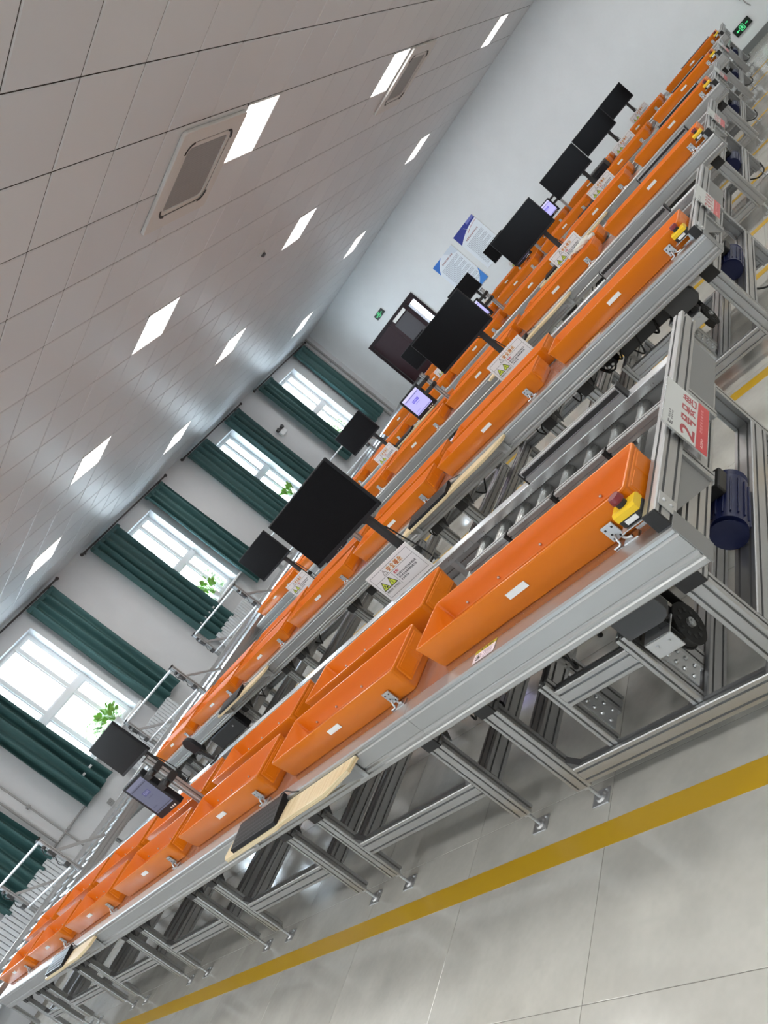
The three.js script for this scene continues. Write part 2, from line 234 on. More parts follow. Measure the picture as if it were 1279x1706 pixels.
NWIN.forEach(([a, b], k) => {
  const w = sgroup('window_' + (k + 6)), x0 = XN - 0.25, x1 = XN - 0.18, m = (a + b) / 2;
  M('window_frame', [rbx(x0, x1, 0.95, 1.01, a, b), rbx(x0, x1, NY1 - 0.06, NY1, a, b), rbx(x0 + 0.001, x1 - 0.001, 0.98, NY1 - 0.03, a, a + 0.06), rbx(x0 + 0.001, x1 - 0.001, 0.98, NY1 - 0.03, b - 0.06, b)], mt.pvc, w); M('mullion', rbx(x0 + 0.002, x1 - 0.002, 0.98, NY1 - 0.03, m - 0.03, m + 0.03), mt.pvc, w);
  for (const [p, q] of [[a + 0.06, m - 0.03], [m + 0.03, b - 0.06]]) M('pane', bx(x0 + 0.03, x0 + 0.036, 1.01, NY1 - 0.06, p, q), mt.glass, w);
  M('window_sill', rbx(XN - 0.18, XN + 0.12, 0.92, 0.95, a - 0.04, b + 0.04), mt.pvc, w);
});
{ // dark door on the far wall, its upper light bright with daylight from the corridor outside
  const d = sgroup('door_1'), x0 = XF - 0.03, x1 = XF + 0.12, za = -11.06, zb = -9.06;
  M('door_frame', [bx(x0, x1, 0, 2.22, za, za + 0.08), bx(x0, x1, 0, 2.22, zb - 0.08, zb), bx(x0, x1, 2.22, 2.3, za, zb), bx(x0, x1, 0, 2.22, -9.43, -9.37)], mt.doorFrame, d);
  const lf = M('door_leaf', rbx(x0 + 0.03, x1 - 0.03, 0, 2.22, -11.0 + 0.03, -10.16), mt.doorLeaf, d); M('pull_handle', [tube([[x0 + 0.02, 1.35, -10.24], [x0 - 0.03, 1.35, -10.24], [x0 - 0.03, 1.05, -10.24], [x0 + 0.02, 1.05, -10.24]], 0.012, 20, 8)], mt.steel, lf);
  const lf2 = M('door_leaf', rbx(x0 + 0.03, x1 - 0.03, 0, 2.22, -10.15, -9.43), mt.doorLeaf, d); M('mesh_screen', rbx(x0 + 0.02, x0 + 0.03, 1.25, 2.1, -10.05, -9.5), mt.doorNet, lf2);
  M('glazing', bx(x0 + 0.05, x0 + 0.06, 1.42, 2.14, -9.37, -9.14), mt.glass, d);
  M('side_panel', [rbx(x0 + 0.03, x1 - 0.03, 0, 1.42, -9.37, -9.14), rbx(x0 + 0.03, x1 - 0.03, 2.14, 2.22, -9.37, -9.14)], mt.doorLeaf, d);
  M('name_plate', rbx(x0 - 0.012, x0, 2.13, 2.22, -9.98, -9.5), mt.label, d);
}
// outside: ground and trees seen through the windows
struct('ground', bx(-20, 45, -0.6, -0.4, -60, ZW - 0.32), mt.ground);
for (const [x, z, h, s] of [[13.2, -27, 2.0, 1.0], [20.6, -26, 2.3, 1.1], [27.5, -25, 2.0, 1.0], [34, -26, 2.2, 1.1]]) {
  const t = thing('tree', [x, -0.4, z], `leafy green tree outside, ${x < 15 ? 'low behind the window of the lowest monitor' : x < 22 ? 'behind the second lowest window' : x < 30 ? 'behind the third window' : 'behind the window nearest the far corner'}`, 'tree', 'trees outside');
  M('trunk', [cyl(0.16, h * 0.7, 'y', 0, h * 0.35, 0, 10, 0.09), tube([[0, h * 0.5, 0], [0.4, h * 0.75, 0.2], [0.8, h * 0.9, 0.3]], 0.06, 8, 6), tube([[0, h * 0.5, 0], [-0.4, h * 0.7, -0.1], [-0.7, h * 0.85, -0.2]], 0.06, 8, 6)], mt.trunk, t);
  const P = []; for (let i = 0; i < 1500; i++) { const a = rr(0, 6.283), u = rr(-1, 1), q = Math.sqrt(1 - u * u), R = s * (0.55 + 0.45 * rnd()) * (0.8 + 0.3 * Math.sin(3 * a + 2 * u)); const cx = R * q * Math.cos(a), cy = h * 0.9 + 0.85 * R * u, cz = R * q * Math.sin(a); const l = rr(0.1, 0.2), b = rr(0, 6.283), e = rr(-0.8, 0.8); const dx = l * Math.cos(b), dz = l * Math.sin(b), dy = l * e; P.push(cx - dx, cy - dy, cz - dz, cx + dz * 0.5, cy + 0.04, cz - dx * 0.5, cx + dx, cy + dy, cz + dz, cx - dx, cy - dy, cz - dz, cx + dx, cy + dy, cz + dz, cx - dz * 0.5, cy - 0.02, cz + dx * 0.5); }
  const g = new THREE.BufferGeometry(); g.setAttribute('position', new THREE.Float32BufferAttribute(P, 3)); g.computeVertexNormals(); const f = M('foliage', norm(g), mt.treeLeaf, t); f.userData.kind = 'stuff';
}

// =====================================================================
// CEILING FIXTURES
// =====================================================================
const colW = { '-14': 'along the wall behind the camera', '-8': 'above the open floor behind the camera', '-2': 'in the column above the near aisle', 4: 'in the column over the second line', 10: 'in the middle column', 19: 'in the column along the far wall' };
const rowW = { 13: 'nearest the windows', 9: 'second from the windows', 5: 'third from the windows', 1: 'fourth from the windows', '-3': 'fifth from the windows', '-7': 'sixth from the windows', '-11': 'last from the windows' };
for (const i of [-14, -8, ...LI]) for (const j of [...LJ, ...LJ2, -11]) {
  const x = TX + (i + 0.5) * T, z = TZ - (j + 0.5) * T; if (x < XN + 0.3 || z > ZR - 0.3) continue;
  const l = thing('ceiling_light', [x, CEIL, z], `square white ceiling light panel ${colW[i]}, ${rowW[j]}`, 'ceiling light', 'square ceiling light panels');
  const a = T / 2 - 0.004;
  M('frame', [bx(-a, a, -0.002, 0.012, -a, -a + 0.014), bx(-a, a, -0.002, 0.012, a - 0.014, a), bx(-a, -a + 0.014, -0.002, 0.012, -a, a), bx(a - 0.014, a, -0.002, 0.012, -a, a)], mt.pvc, l);
  M('diffuser', bx(-a + 0.012, a - 0.012, 0.001, 0.008, -a + 0.012, a - 0.012), mt.glow, l);
  const r = new THREE.RectAreaLight(new THREE.Color().setRGB(...PANEL_COLOR), PANEL_LIGHT, 0.56, 0.56); r.position.set(0, -0.006, 0); r.rotation.x = -Math.PI / 2; r.name = 'panel_light'; l.add(r);
}
function cassette(x, z, label) {
  const o = thing('air_conditioner', [x, CEIL, z], label, 'air conditioner', 'ceiling cassette units'), S = 0.475;
  const rs = (s, r) => { const p = new THREE.Shape(); p.moveTo(-s + r, -s); p.lineTo(s - r, -s); p.absarc(s - r, -s + r, r, -Math.PI / 2, 0); p.lineTo(s, s - r); p.absarc(s - r, s - r, r, 0, Math.PI / 2); p.lineTo(-s + r, s); p.absarc(-s + r, s - r, r, Math.PI / 2, Math.PI); p.lineTo(-s, -s + r); p.absarc(-s + r, -s + r, r, Math.PI, 1.5 * Math.PI); return p; };
  const ring = (so, ro, si, ri, d, b) => { const s = rs(so, ro); s.holes.push(rs(si, ri)); const g = new THREE.ExtrudeGeometry(s, { depth: d, bevelEnabled: true, bevelSize: b, bevelThickness: b, bevelSegments: 2, curveSegments: 6 }); g.rotateX(Math.PI / 2); return g; };
  const f = ring(S - 0.008, 0.03, 0.36, 0.11, 0.016, 0.008); f.translate(0, -0.008, 0); M('outer_panel', f, mt.acBody, o);
  const g2 = ring(0.338, 0.09, 0.305, 0.06, 0.016, 0.004); g2.translate(0, -0.006, 0); M('grille_frame', g2, mt.acBody, o);
  M('inner_recess', (() => { const g = ring(0.357, 0.108, 0.345, 0.095, 0.004, 0.001); g.translate(0, -0.02, 0); return g; })(), mt.black, o);
  for (let k = 0; k < 4; k++) { const g = new THREE.TorusGeometry(0.085, 0.011, 6, 14, Math.PI / 2); g.rotateX(Math.PI / 2); g.scale(1, 0.35, 1); g.translate(0.262, -0.0335, 0.262); g.rotateY(k * Math.PI / 2); M('air_slot', g, mt.black, o); }
  for (let k = 0; k < 4; k++) { const g = rbx(-0.24, 0.24, -0.02, -0.010, 0.365, 0.415, 0.004); g.rotateY(k * Math.PI / 2); M('louvre', g, mt.acBody, o); }
  const gr = M('intake_grille', rbx(-0.305, 0.305, -0.014, -0.004, -0.305, 0.305, 0.003), mt.acGrille, o); const sl = []; for (let k = -13; k <= 13; k++) sl.push(bx(-0.29, 0.29, -0.0155, -0.014, k * 0.021 - 0.006, k * 0.021 + 0.006)); const s = M('slats', sl, mt.acGrille, gr); s.userData.kind = 'stuff';
}
cassette(5.73, -3.34, 'square ceiling air conditioner beside the light panel nearest the camera');
cassette(10.96, -3.3, 'square ceiling air conditioner beside the middle light panel, farther from the camera');
{ const o = thing('smoke_detector', [8.95, CEIL, -5.5], 'small round smoke detector between two ceiling light panels', 'smoke detector'); M('base', cyl(0.055, 0.02, 'y', 0, -0.01, 0, 24), mt.acBody, o); M('sensor_dome', cyl(0.03, 0.03, 'y', 0, -0.033, 0, 24, 0.042), mt.dark, o); }

// =====================================================================
// WINDOW WALL: curtains, rods, radiators, pipes, plants
// =====================================================================
function curtainGeo(w, h, folds, ph) { // pleated cloth with thickness, hanging from y = 0 down to -h
  const nu = folds * 10, nv = 10, th = 0.006, P = [], I = []; const z = (u, v) => (0.062 + 0.022 * Math.sin(u * 9 + ph)) * Math.sin(u * folds * 6.283 + ph + 0.3 * Math.sin(3 * v + u * 5)) * (0.75 + 0.35 * v);
  for (let s = 0; s < 2; s++) for (let j = 0; j <= nv; j++) for (let i = 0; i <= nu; i++) { const u = i / nu, v = j / nv; P.push((u - 0.5) * w * (1 + 0.03 * v * Math.sin(ph)) + 0.008 * Math.sin(v * 5 + u * 9), -h * v - (v === 1 ? 0.012 * Math.sin(u * 11 + ph) : 0), z(u, v) + (s ? -th : 0)); }
  const W = nu + 1, S = W * (nv + 1); for (let j = 0; j < nv; j++) for (let i = 0; i < nu; i++) { const a = j * W + i, b = a + 1, c = a + W, d = c + 1; I.push(a, c, b, b, c, d); I.push(S + a, S + b, S + c, S + b, S + d, S + c); }
  for (let i = 0; i < nu; i++) { const a = nv * W + i; I.push(a, S + a, a + 1, a + 1, S + a, S + a + 1); I.push(i, i + 1, S + i, i + 1, S + i + 1, S + i); } for (let j = 0; j < nv; j++) { for (const e of [0, nu]) { const a = j * W + e; I.push(a, S + a, a + W, a + W, S + a, S + a + W); } }
  const g = new THREE.BufferGeometry(); g.setAttribute('position', new THREE.Float32BufferAttribute(P, 3)); g.setIndex(I); g.computeVertexNormals(); return norm(g);
}
const CUR = [[3.0, 3.95, 1.02, 'dark green curtain at the lower left edge of the picture'], [4.62, 5.22, 1.05, 'dark green curtain on the left of the window behind the lowest monitor'], [6.52, 7.14, 1.06, 'dark green curtain on the right of the window behind the lowest monitor'], [8.14, 8.92, 1.0, 'dark green curtain on the left of the window behind the second lowest monitor'], [9.78, 10.36, 1.0, 'dark green curtain on the right of the window behind the second lowest monitor'], [11.32, 12.06, 1.05, 'dark green curtain on the left of the third window, half behind the largest monitor'], [12.84, 13.48, 1.05, 'dark green curtain on the right of the third window'], [14.46, 15.12, 1.0, 'dark green curtain on the left of the window nearest the far corner'], [16.38, 17.0, 1.0, 'dark green curtain closest to the far corner']];
CUR.forEach(([a, b, y, l], k) => { const o = thing('curtain', [(a + b) / 2, 3.615, ZW + 0.16], l, 'curtain', 'dark green curtains'); M('cloth', curtainGeo(b - a, 3.64 - y, Math.max(4, Math.round((b - a) * 6.5)), k * 1.7), mt.curtain, o); M('heading_tape', rbx(-(b - a) / 2, (b - a) / 2, -0.05, 0.02, -0.02, 0.02, 0.006), mt.curtain, o); const rg = []; for (let x = -(b - a) / 2 + 0.04; x < (b - a) / 2; x += 0.1) rg.push(new THREE.TorusGeometry(0.024, 0.005, 6, 12).rotateY(Math.PI / 2).translate(x, 0.026, 0)); M('rings', rg, mt.rod, o); });
[[2.4, 4.1], [4.4, 7.3], [7.95, 10.55], [11.15, 13.65], [14.3, 17.15]].forEach(([a, b], k) => { const o = thing('curtain_rod', [(a + b) / 2, 3.665, ZW + 0.16], `dark curtain rod above the ${['window at the left edge', 'window behind the lowest monitor', 'window behind the second lowest monitor', 'third window', 'window nearest the far corner'][k]}`, 'curtain rod', 'curtain rods'); M('rod', cyl(0.016, b - a, 'x', 0, 0, 0, 12), mt.rod, o); for (const s of [-1, 1]) { M('finial', new THREE.SphereGeometry(0.032, 12, 8).translate(s * (b - a) / 2, 0, 0), mt.rod, o); M('bracket', bx(s * ((b - a) / 2 - 0.15) - 0.01, s * ((b - a) / 2 - 0.15) + 0.01, -0.01, 0.01, -0.158, 0), mt.rod, o); } });
// radiators of upright columns
[[1.7, 3.9, 0.42, 1.04, 'white ribbed radiator at the lower left edge of the picture'], [5.5, 6.75, 0.42, 1.04, 'white ribbed radiator under the window behind the lowest monitor'], [8.25, 9.5, 0.42, 1.0, 'white ribbed radiator under the window behind the second lowest monitor'], [11.9, 13.2, 0.42, 1.0, 'white ribbed radiator under the third window']].forEach(([a, b, y0, y1, l]) => {
  const o = thing('radiator', [(a + b) / 2, y0, ZW + 0.15], l, 'radiator', 'white ribbed radiators'), n = Math.round((b - a) / 0.058), p = (b - a) / n, g = rbx(-p * 0.44, p * 0.44, 0, y1 - y0, -0.05, 0.05, 0.008);
  for (let i = 0; i < n; i++) M('column', g, mt.radiator, o, [-(b - a) / 2 + (i + 0.5) * p, 0, 0]);
  M('header_pipe', [cyl(0.016, b - a + 0.08, 'x', 0, 0.05, 0, 12), cyl(0.016, b - a + 0.08, 'x', 0, y1 - y0 - 0.05, 0, 12)], mt.radiator, o); M('wall_bracket', [bx(-0.3, -0.27, 0.1, 0.13, -0.147, 0), bx(0.27, 0.3, 0.1, 0.13, -0.147, 0)], mt.radiator, o); M('foot', [bx(-(b - a) / 2 + 0.1, -(b - a) / 2 + 0.13, -y0, 0.01, -0.03, 0.03), bx((b - a) / 2 - 0.13, (b - a) / 2 - 0.1, -y0, 0.01, -0.03, 0.03)], mt.radiator, o);
});
function pipeThing(pts, r, label) { const o = thing('heating_pipe', [0, 0, 0], label, 'pipe', 'heating pipes'); M('pipe', pts.slice(1).map((p, i) => { const a = new THREE.Vector3(...pts[i]), b = new THREE.Vector3(...p), d = b.clone().sub(a), g = new THREE.CylinderGeometry(r, r, d.length(), 12); g.applyQuaternion(new THREE.Quaternion().setFromUnitVectors(new THREE.Vector3(0, 1, 0), d.normalize())); g.translate((a.x + b.x) / 2, (a.y + b.y) / 2, (a.z + b.z) / 2); return g; }), mt.pipe, o);
  const [a, b] = pts; M('pipe_clip', [0.25, 0.6].map((t) => rbx(a[0] + (b[0] - a[0]) * t - 0.025, a[0] + (b[0] - a[0]) * t + 0.025, a[1] + (b[1] - a[1]) * t - 0.02, a[1] + (b[1] - a[1]) * t + 0.02, ZW, ZW + 0.07)), mt.pipe, o); }
pipeThing([[4.07, 3.74, ZW + 0.05], [4.07, 1.05, ZW + 0.05]], 0.016, 'upright grey pipe at the lower left, the left of two');
pipeThing([[4.24, 3.74, ZW + 0.05], [4.24, 0.3, ZW + 0.05]], 0.014, 'upright grey pipe at the lower left, the right of two');
pipeThing([[3.93, 1.05, ZW + 0.04], [5.46, 1.05, ZW + 0.04]], 0.016, 'level grey pipe on the wall below the curtain of the lowest monitor window');
pipeThing([[17.2, 3.74, ZW + 0.06], [17.2, 0.2, ZW + 0.06]], 0.03, 'upright grey pipe in the far room corner, beside the last curtain');
pipeThing([[17.42, 3.74, ZW + 0.06], [17.42, 0.2, ZW + 0.06]], 0.03, 'upright grey pipe tight in the far room corner');
function plant(x, s, h, label) {
  const o = thing('potted_plant', [x, WY0, ZW + 0.03], label, 'plant', 'plants on the window sills');
  M('pot', new THREE.LatheGeometry([[0.001, 0], [0.055, 0], [0.07, 0.11], [0.076, 0.11], [0.076, 0.125], [0.062, 0.125], [0.06, 0.1], [0.001, 0.1]].map((p) => new THREE.Vector2(...p)), 20), mt.pot, o);
  const st = []; for (let i = 0; i < 34; i++) { const a = i * 2.4, l = rr(0.5, 1) * s, hy = 0.12 + rr(0.3, 1) * h; const e = [Math.cos(a) * l, hy, Math.sin(a) * l * 0.5]; st.push(tube([[0, 0.1, 0], [e[0] * 0.4, hy * 0.75, e[2] * 0.4], e], 0.003, 6, 5));
    const L = new THREE.Shape(); L.moveTo(0, 0); L.bezierCurveTo(0.04, 0.01, 0.045, 0.06, 0, 0.1); L.bezierCurveTo(-0.045, 0.06, -0.04, 0.01, 0, 0); const g = new THREE.ExtrudeGeometry(L, { depth: 0.001, bevelEnabled: false, curveSegments: 5 }); g.rotateX(rr(-0.9, 0.5)); g.rotateY(rr(-1, 1)); g.rotateZ(-Math.cos(a) * 0.9); g.translate(...e); M('leaf', norm(g), mt.leaf, o); }
  M('stems', st, mt.leaf, o);
}
plant(6.0, 0.17, 0.22, 'bright green leafy plant on the sill, above the lowest monitor');
plant(9.1, 0.2, 0.3, 'green bushy plant on the sill of the window behind the second lowest monitor');
plant(12.5, 0.16, 0.22, 'green plant on the third window sill, peeping over the largest monitor');
{ const o = thing('emergency_lamp', [13.95, 2.55, ZW], 'twin-headed emergency lamp on the wall between the last two windows', 'lamp'); M('lamp_body', rbx(-0.12, 0.12, -0.06, 0.06, 0, 0.06, 0.01), mt.pvc, o); for (const s of [-1, 1]) M('lamp_head', cyl(0.04, 0.07, 'z', s * 0.09, 0.1, 0.05, 16, 0.05), mt.dark, o); M('lamp_arm', [cyl(0.008, 0.06, 'y', -0.09, 0.07, 0.03, 8), cyl(0.008, 0.06, 'y', 0.09, 0.07, 0.03, 8)], mt.dark, o); }
for (const [x, y, l] of [[4.95, 0.78, 'small grey socket on the window wall, right of the two upright pipes'], [3.55, 0.74, 'small grey socket on the window wall by the ribbed radiator at left']]) { const o = thing('wall_socket', [x, y, ZW], l, 'socket', 'grey wall sockets'); M('plate', rbx(-0.045, 0.045, -0.045, 0.045, 0, 0.012, 0.004), mt.pipe, o); M('holes', [bx(-0.015, -0.01, -0.012, 0.012, 0.012, 0.013), bx(0.01, 0.015, -0.012, 0.012, 0.012, 0.013)], mt.black, o); }

// =====================================================================
// FAR WALL: exit signs, posters
// =====================================================================
const exitTex = canvasTex(256, 112, (g, w, h) => { g.fillStyle = '#04140c'; g.fillRect(0, 0, w, h); g.strokeStyle = '#5dffa0'; g.fillStyle = '#5dffa0'; g.lineWidth = 7; g.lineCap = 'round'; g.strokeRect(92, 14, 62, 84); g.beginPath(); g.arc(122, 28, 8, 0, 7); g.fill(); g.beginPath(); g.moveTo(120, 38); g.lineTo(114, 62); g.lineTo(98, 84); g.moveTo(114, 62); g.lineTo(132, 70); g.lineTo(132, 90); g.moveTo(118, 44); g.lineTo(102, 50); g.moveTo(118, 44); g.lineTo(138, 52); g.stroke(); g.beginPath(); g.moveTo(20, 56); g.lineTo(48, 34); g.lineTo(48, 48); g.lineTo(76, 48); g.lineTo(76, 64); g.lineTo(48, 64); g.lineTo(48, 78); g.fill(); g.fillStyle = '#3fd080'; g.beginPath(); g.moveTo(228, 56); g.lineTo(206, 38); g.lineTo(206, 49); g.lineTo(180, 49); g.lineTo(180, 63); g.lineTo(206, 63); g.lineTo(206, 74); g.fill(); });
const exitMat = std({ color: lin(0.02, 0.02, 0.02), map: exitTex, emissive: lin(1, 1, 1), emissiveMap: exitTex, emissiveIntensity: 0.8, roughness: 0.4 });
const faceX = (w, h) => { const g = new THREE.PlaneGeometry(w, h); g.rotateY(-Math.PI / 2); return g; }; // faces -x
for (const [y, z, l] of [[2.59, -10.08, 'green running man exit sign above the dark door'], [0.41, -0.85, 'green running man exit sign low on the far wall at right']]) { const o = thing('exit_sign', [XF, y, z], l, 'exit sign', 'green exit signs'); M('housing', rbx(-0.03, 0, -0.072, 0.072, -0.16, 0.16, 0.006), mt.black, o); M('sign_face', faceX(0.3, 0.13), exitMat, o, [-0.0312, 0, 0]); const p = new THREE.PointLight(lin(0.2, 1, 0.5), 0.015); p.position.set(-0.06, 0, 0); p.name = 'sign_light'; o.add(p); }
function poster(y0, y1, z0, z1, tex, label) { const o = thing('poster', [XF - 0.001, (y0 + y1) / 2, (z0 + z1) / 2], label, 'poster', 'posters on the far wall'); M('backing', rbx(-0.012, 0, -(y1 - y0) / 2, (y1 - y0) / 2, -(z1 - z0) / 2, (z1 - z0) / 2, 0.003), mt.label, o); M('print', faceX(z1 - z0 - 0.01, y1 - y0 - 0.01), std({ map: tex, roughness: 0.35 }), o, [-0.0127, 0, 0]); }
const lines = (g, x0, x1, y0, n, dy, col) => { for (let i = 0; i < n; i++) { g.strokeStyle = col; let x = x0; g.lineWidth = 7; while (x < x1 - (i % 4 === 3 ? (x1 - x0) * 0.4 : 0)) { const w = rr(6, 11); g.beginPath(); g.moveTo(x, y0 + i * dy); g.lineTo(x + w, y0 + i * dy); g.stroke(); x += w + 3; } } };
const p1 = canvasTex(512, 820, (g, w, h) => { g.fillStyle = '#dde5ee'; g.fillRect(0, 0, w, h); g.fillStyle = '#2a6fc9'; g.beginPath(); g.moveTo(0, 0); g.lineTo(230, 0); g.quadraticCurveTo(90, 60, 0, 190); g.fill(); g.fillStyle = '#3f86d8'; g.beginPath(); g.moveTo(w, h); g.lineTo(w - 260, h); g.quadraticCurveTo(w - 70, h - 80, w, h - 250); g.fill(); g.fillStyle = '#c7d3e0'; g.beginPath(); g.moveTo(300, 0); g.quadraticCurveTo(380, 130, w, 150); g.lineTo(w, 0); g.fill(); smallText(g, 150, 92, 9, 26, '#7a3a3a'); lines(g, 60, w - 50, 170, 26, 21, 'rgba(84,92,110,0.75)'); });
const p2 = canvasTex(512, 760, (g, w, h) => { g.fillStyle = '#dfe7ef'; g.fillRect(0, 0, w, h); g.fillStyle = '#22318f'; g.beginPath(); g.moveTo(0, 0); g.lineTo(w, 0); g.lineTo(w, 70); g.quadraticCurveTo(240, 70, 0, 200); g.fill(); g.fillStyle = '#6a74c0'; g.fillRect(330, 0, 182, 46); g.strokeStyle = '#b77'; g.lineWidth = 8; g.beginPath(); g.moveTo(w, 96); g.quadraticCurveTo(340, 100, 240, 150); g.stroke(); g.strokeStyle = '#dfe7ef'; g.lineWidth = 6; g.beginPath(); g.moveTo(235, 40); g.lineTo(290, 120); g.stroke(); smallText(g, 110, 190, 10, 28, '#7a3a3a'); lines(g, 60, w - 60, 262, 22, 21, 'rgba(84,92,110,0.75)'); });
poster(1.07, 2.22, -8.22, -7.47, p1, 'white poster with blue corner shapes and lines of text, left of two');
poster(1.2, 2.27, -7.33, -6.62, p2, 'white poster with a dark blue band on top, right of two');
{ const o = thing('wall_conduit', [XF, 0.75, -0.45], 'short grey cable duct at the top right of the far wall', 'cable duct'); M('duct', rbx(-0.05, 0, 0, 0.16, -0.16, 0.16, 0.008), mt.alu, o); M('cable_stub', tube([[-0.03, 0.02, -0.1], [-0.06, -0.08, -0.12], [-0.04, -0.2, -0.1]], 0.01, 10, 6), mt.pipe, o); }

// =====================================================================
// CONVEYOR LINES. A bench section is built once and copied along every line.
// Local axes: x from the front face of the line to its back, z from the near end of the section (negative away).
// =====================================================================
const bolt = (x, y, z, axis, r = 0.006) => { const g = cyl(r, 0.006, axis, x, y, z, 10, r * 0.85); return g; };
// front rail section in (x, y), swept along z
const RAILP = [[0.075, 0.752], [0.007, 0.752], [0.001, 0.747], [0, 0.737], [0.004, 0.733], [0.004, 0.729], [0, 0.725], [0, 0.668], [0.004, 0.664], [0.004, 0.659], [-0.003, 0.653], [-0.003, 0.646], [0.005, 0.641], [0.005, 0.637], [0.0005, 0.632], [0.0005, 0.617], [0.004, 0.613], [0.075, 0.613]];
const railGeo = (L) => { const g = extrude(RAILP.slice().reverse(), L); g.translate(0, 0, -L); return boxUV(norm(g)); };
function hframe(o, zs, opt = {}) { // legs, feet and beams for leg centres zs (two)
  for (const z of zs) {
    const b = PM('top_beam', prof('x', 0.092, 1.30, 0.525, 0.605, z - 0.04, z + 0.04), mt.alu, o); M('end_cap', rbx(-0.604 - 0.006, -0.604 + 0.001, -0.04, 0.04, -0.04, 0.04, 0.003), mt.black, b);
    for (const x of [0.09, 1.26]) { const l = PM('leg', prof('y', x, x + 0.04, 0.085, 0.525, z - 0.04, z + 0.04), mt.alu, o);
      M('levelling_foot', [cyl(0.007, 0.085, 'y', 0, -0.262, 0, 10), cyl(0.016, 0.012, 'y', 0, -0.228, 0, 6), cyl(0.03, 0.012, 'y', 0, -0.299, 0, 20, 0.018), rbx(-0.035, 0.035, -0.305, -0.299, -0.04, 0.04, 0.002), bolt(0.024, -0.296, 0.025, 'y')], mt.steel, l); }
    PM('low_cross_beam', prof('x', 0.13, 1.26, opt.lowY ?? 0.24, (opt.lowY ?? 0.24) + 0.08, z - 0.04, z + 0.04), mt.alu, o);
  }
  const [za, zb] = zs, y = opt.beamY ?? 0.24;
  for (const x of [0.09, 1.26]) PM('long_beam', prof('z', x, x + 0.04, y, y + 0.08, zb + 0.04, za - 0.04), mt.alu, o);
  for (const [z, s] of [[za - 0.04, -1], [zb + 0.04, 1]]) for (const yy of [[y + 0.08, 1]]) { const g = extrude([[0, 0], [0.036, 0], [0, 0.036]], 0.028); if (s < 0) g.rotateY(Math.PI / 2); else { g.rotateY(-Math.PI / 2); } g.translate(s < 0 ? 0.096 : 0.124, yy[0], z); M('corner_bracket', norm(g), mt.bracket, o); }
}
const cableMat = mt.rubber;
function section(L) {
  const o = new THREE.Group();
  M('front_rail', railGeo(L - 0.0012), mt.rail, o);
  M('deck_plate', rbx(0.075, 0.47, 0.738, 0.75, -L + 0.001, -0.001, 0.001), mt.deck, o);
  for (const x of [0.49, 0.70]) PM('tray_rail', prof('z', x, x + 0.04, 0.712, 0.752, -L + 0.001, -0.001), mt.alu, o);
  M('belt_pan', bx(0.47, 1.26, 0.612, 0.622, -L + 0.001, -0.001), mt.panel, o);
  M('guide_strip', rbx(1.02, 1.085, 0.76, 0.80, -L + 0.001, -0.001, 0.004), mt.chrome, o);
  PM('back_rail', prof('z', 1.26, 1.30, 0.605, 0.725, -L + 0.001, -0.001), mt.alu, o);
  M('guide_post', [bx(1.04, 1.06, 0.622, 0.762, -0.2, -0.17), bx(1.04, 1.06, 0.622, 0.762, -L + 0.17, -L + 0.2)], mt.steel, o);
  const zs = L > 1 ? [-0.15, -1.07] : [-0.14, -L + 0.12];
  hframe(o, zs);
  // small dark gusset and cables below the rail
  for (const z of zs) M('gusset', norm(extrude([[0.12, 0.605], [0.12, 0.50], [0.20, 0.605]], 0.006).translate(0, 0, z + 0.055)), mt.dark, o);
  M('cable', [tube([[0.16, 0.6, zs[0] - 0.05], [0.13, 0.56, zs[0] - 0.08], [0.15, 0.51, zs[0] - 0.1], [0.18, 0.56, zs[0] - 0.14], [0.2, 0.6, zs[0] - 0.1]], 0.005, 20, 6), tube([[0.3, 0.6, zs[1] + 0.2], [0.28, 0.5, zs[1] + 0.12], [0.32, 0.46, zs[1] + 0.05], [0.3, 0.58, zs[1] - 0.02]], 0.006, 20, 6)], cableMat, o);
  M('junction_box', rbx(0.34, 0.46, 0.53, 0.61, -L * 0.55, -L * 0.55 + 0.09, 0.006), mt.dark, o);
  return o;
}
const stickerTex = canvasTex(256, 160, (g, w, h) => { g.fillStyle = '#e6dce4'; g.fillRect(0, 0, w, h); g.fillStyle = '#c9b83c'; g.fillRect(0, 0, w, 46); tri(g, 34, 26, 26, '#e4cf3e', 4); smallText(g, 64, 8, 5, 30, '#222'); g.strokeStyle = '#222'; g.lineWidth = 8; g.beginPath(); g.arc(58, 104, 34, 0, 7); g.stroke(); g.fillStyle = '#222'; g.beginPath(); g.arc(58, 96, 13, 0, 7); g.fill(); g.fillRect(38, 106, 40, 18); for (let k = 0; k < 4; k++) smallText(g, 112, 58 + k * 24, 6, 17, '#7a6a86'); });
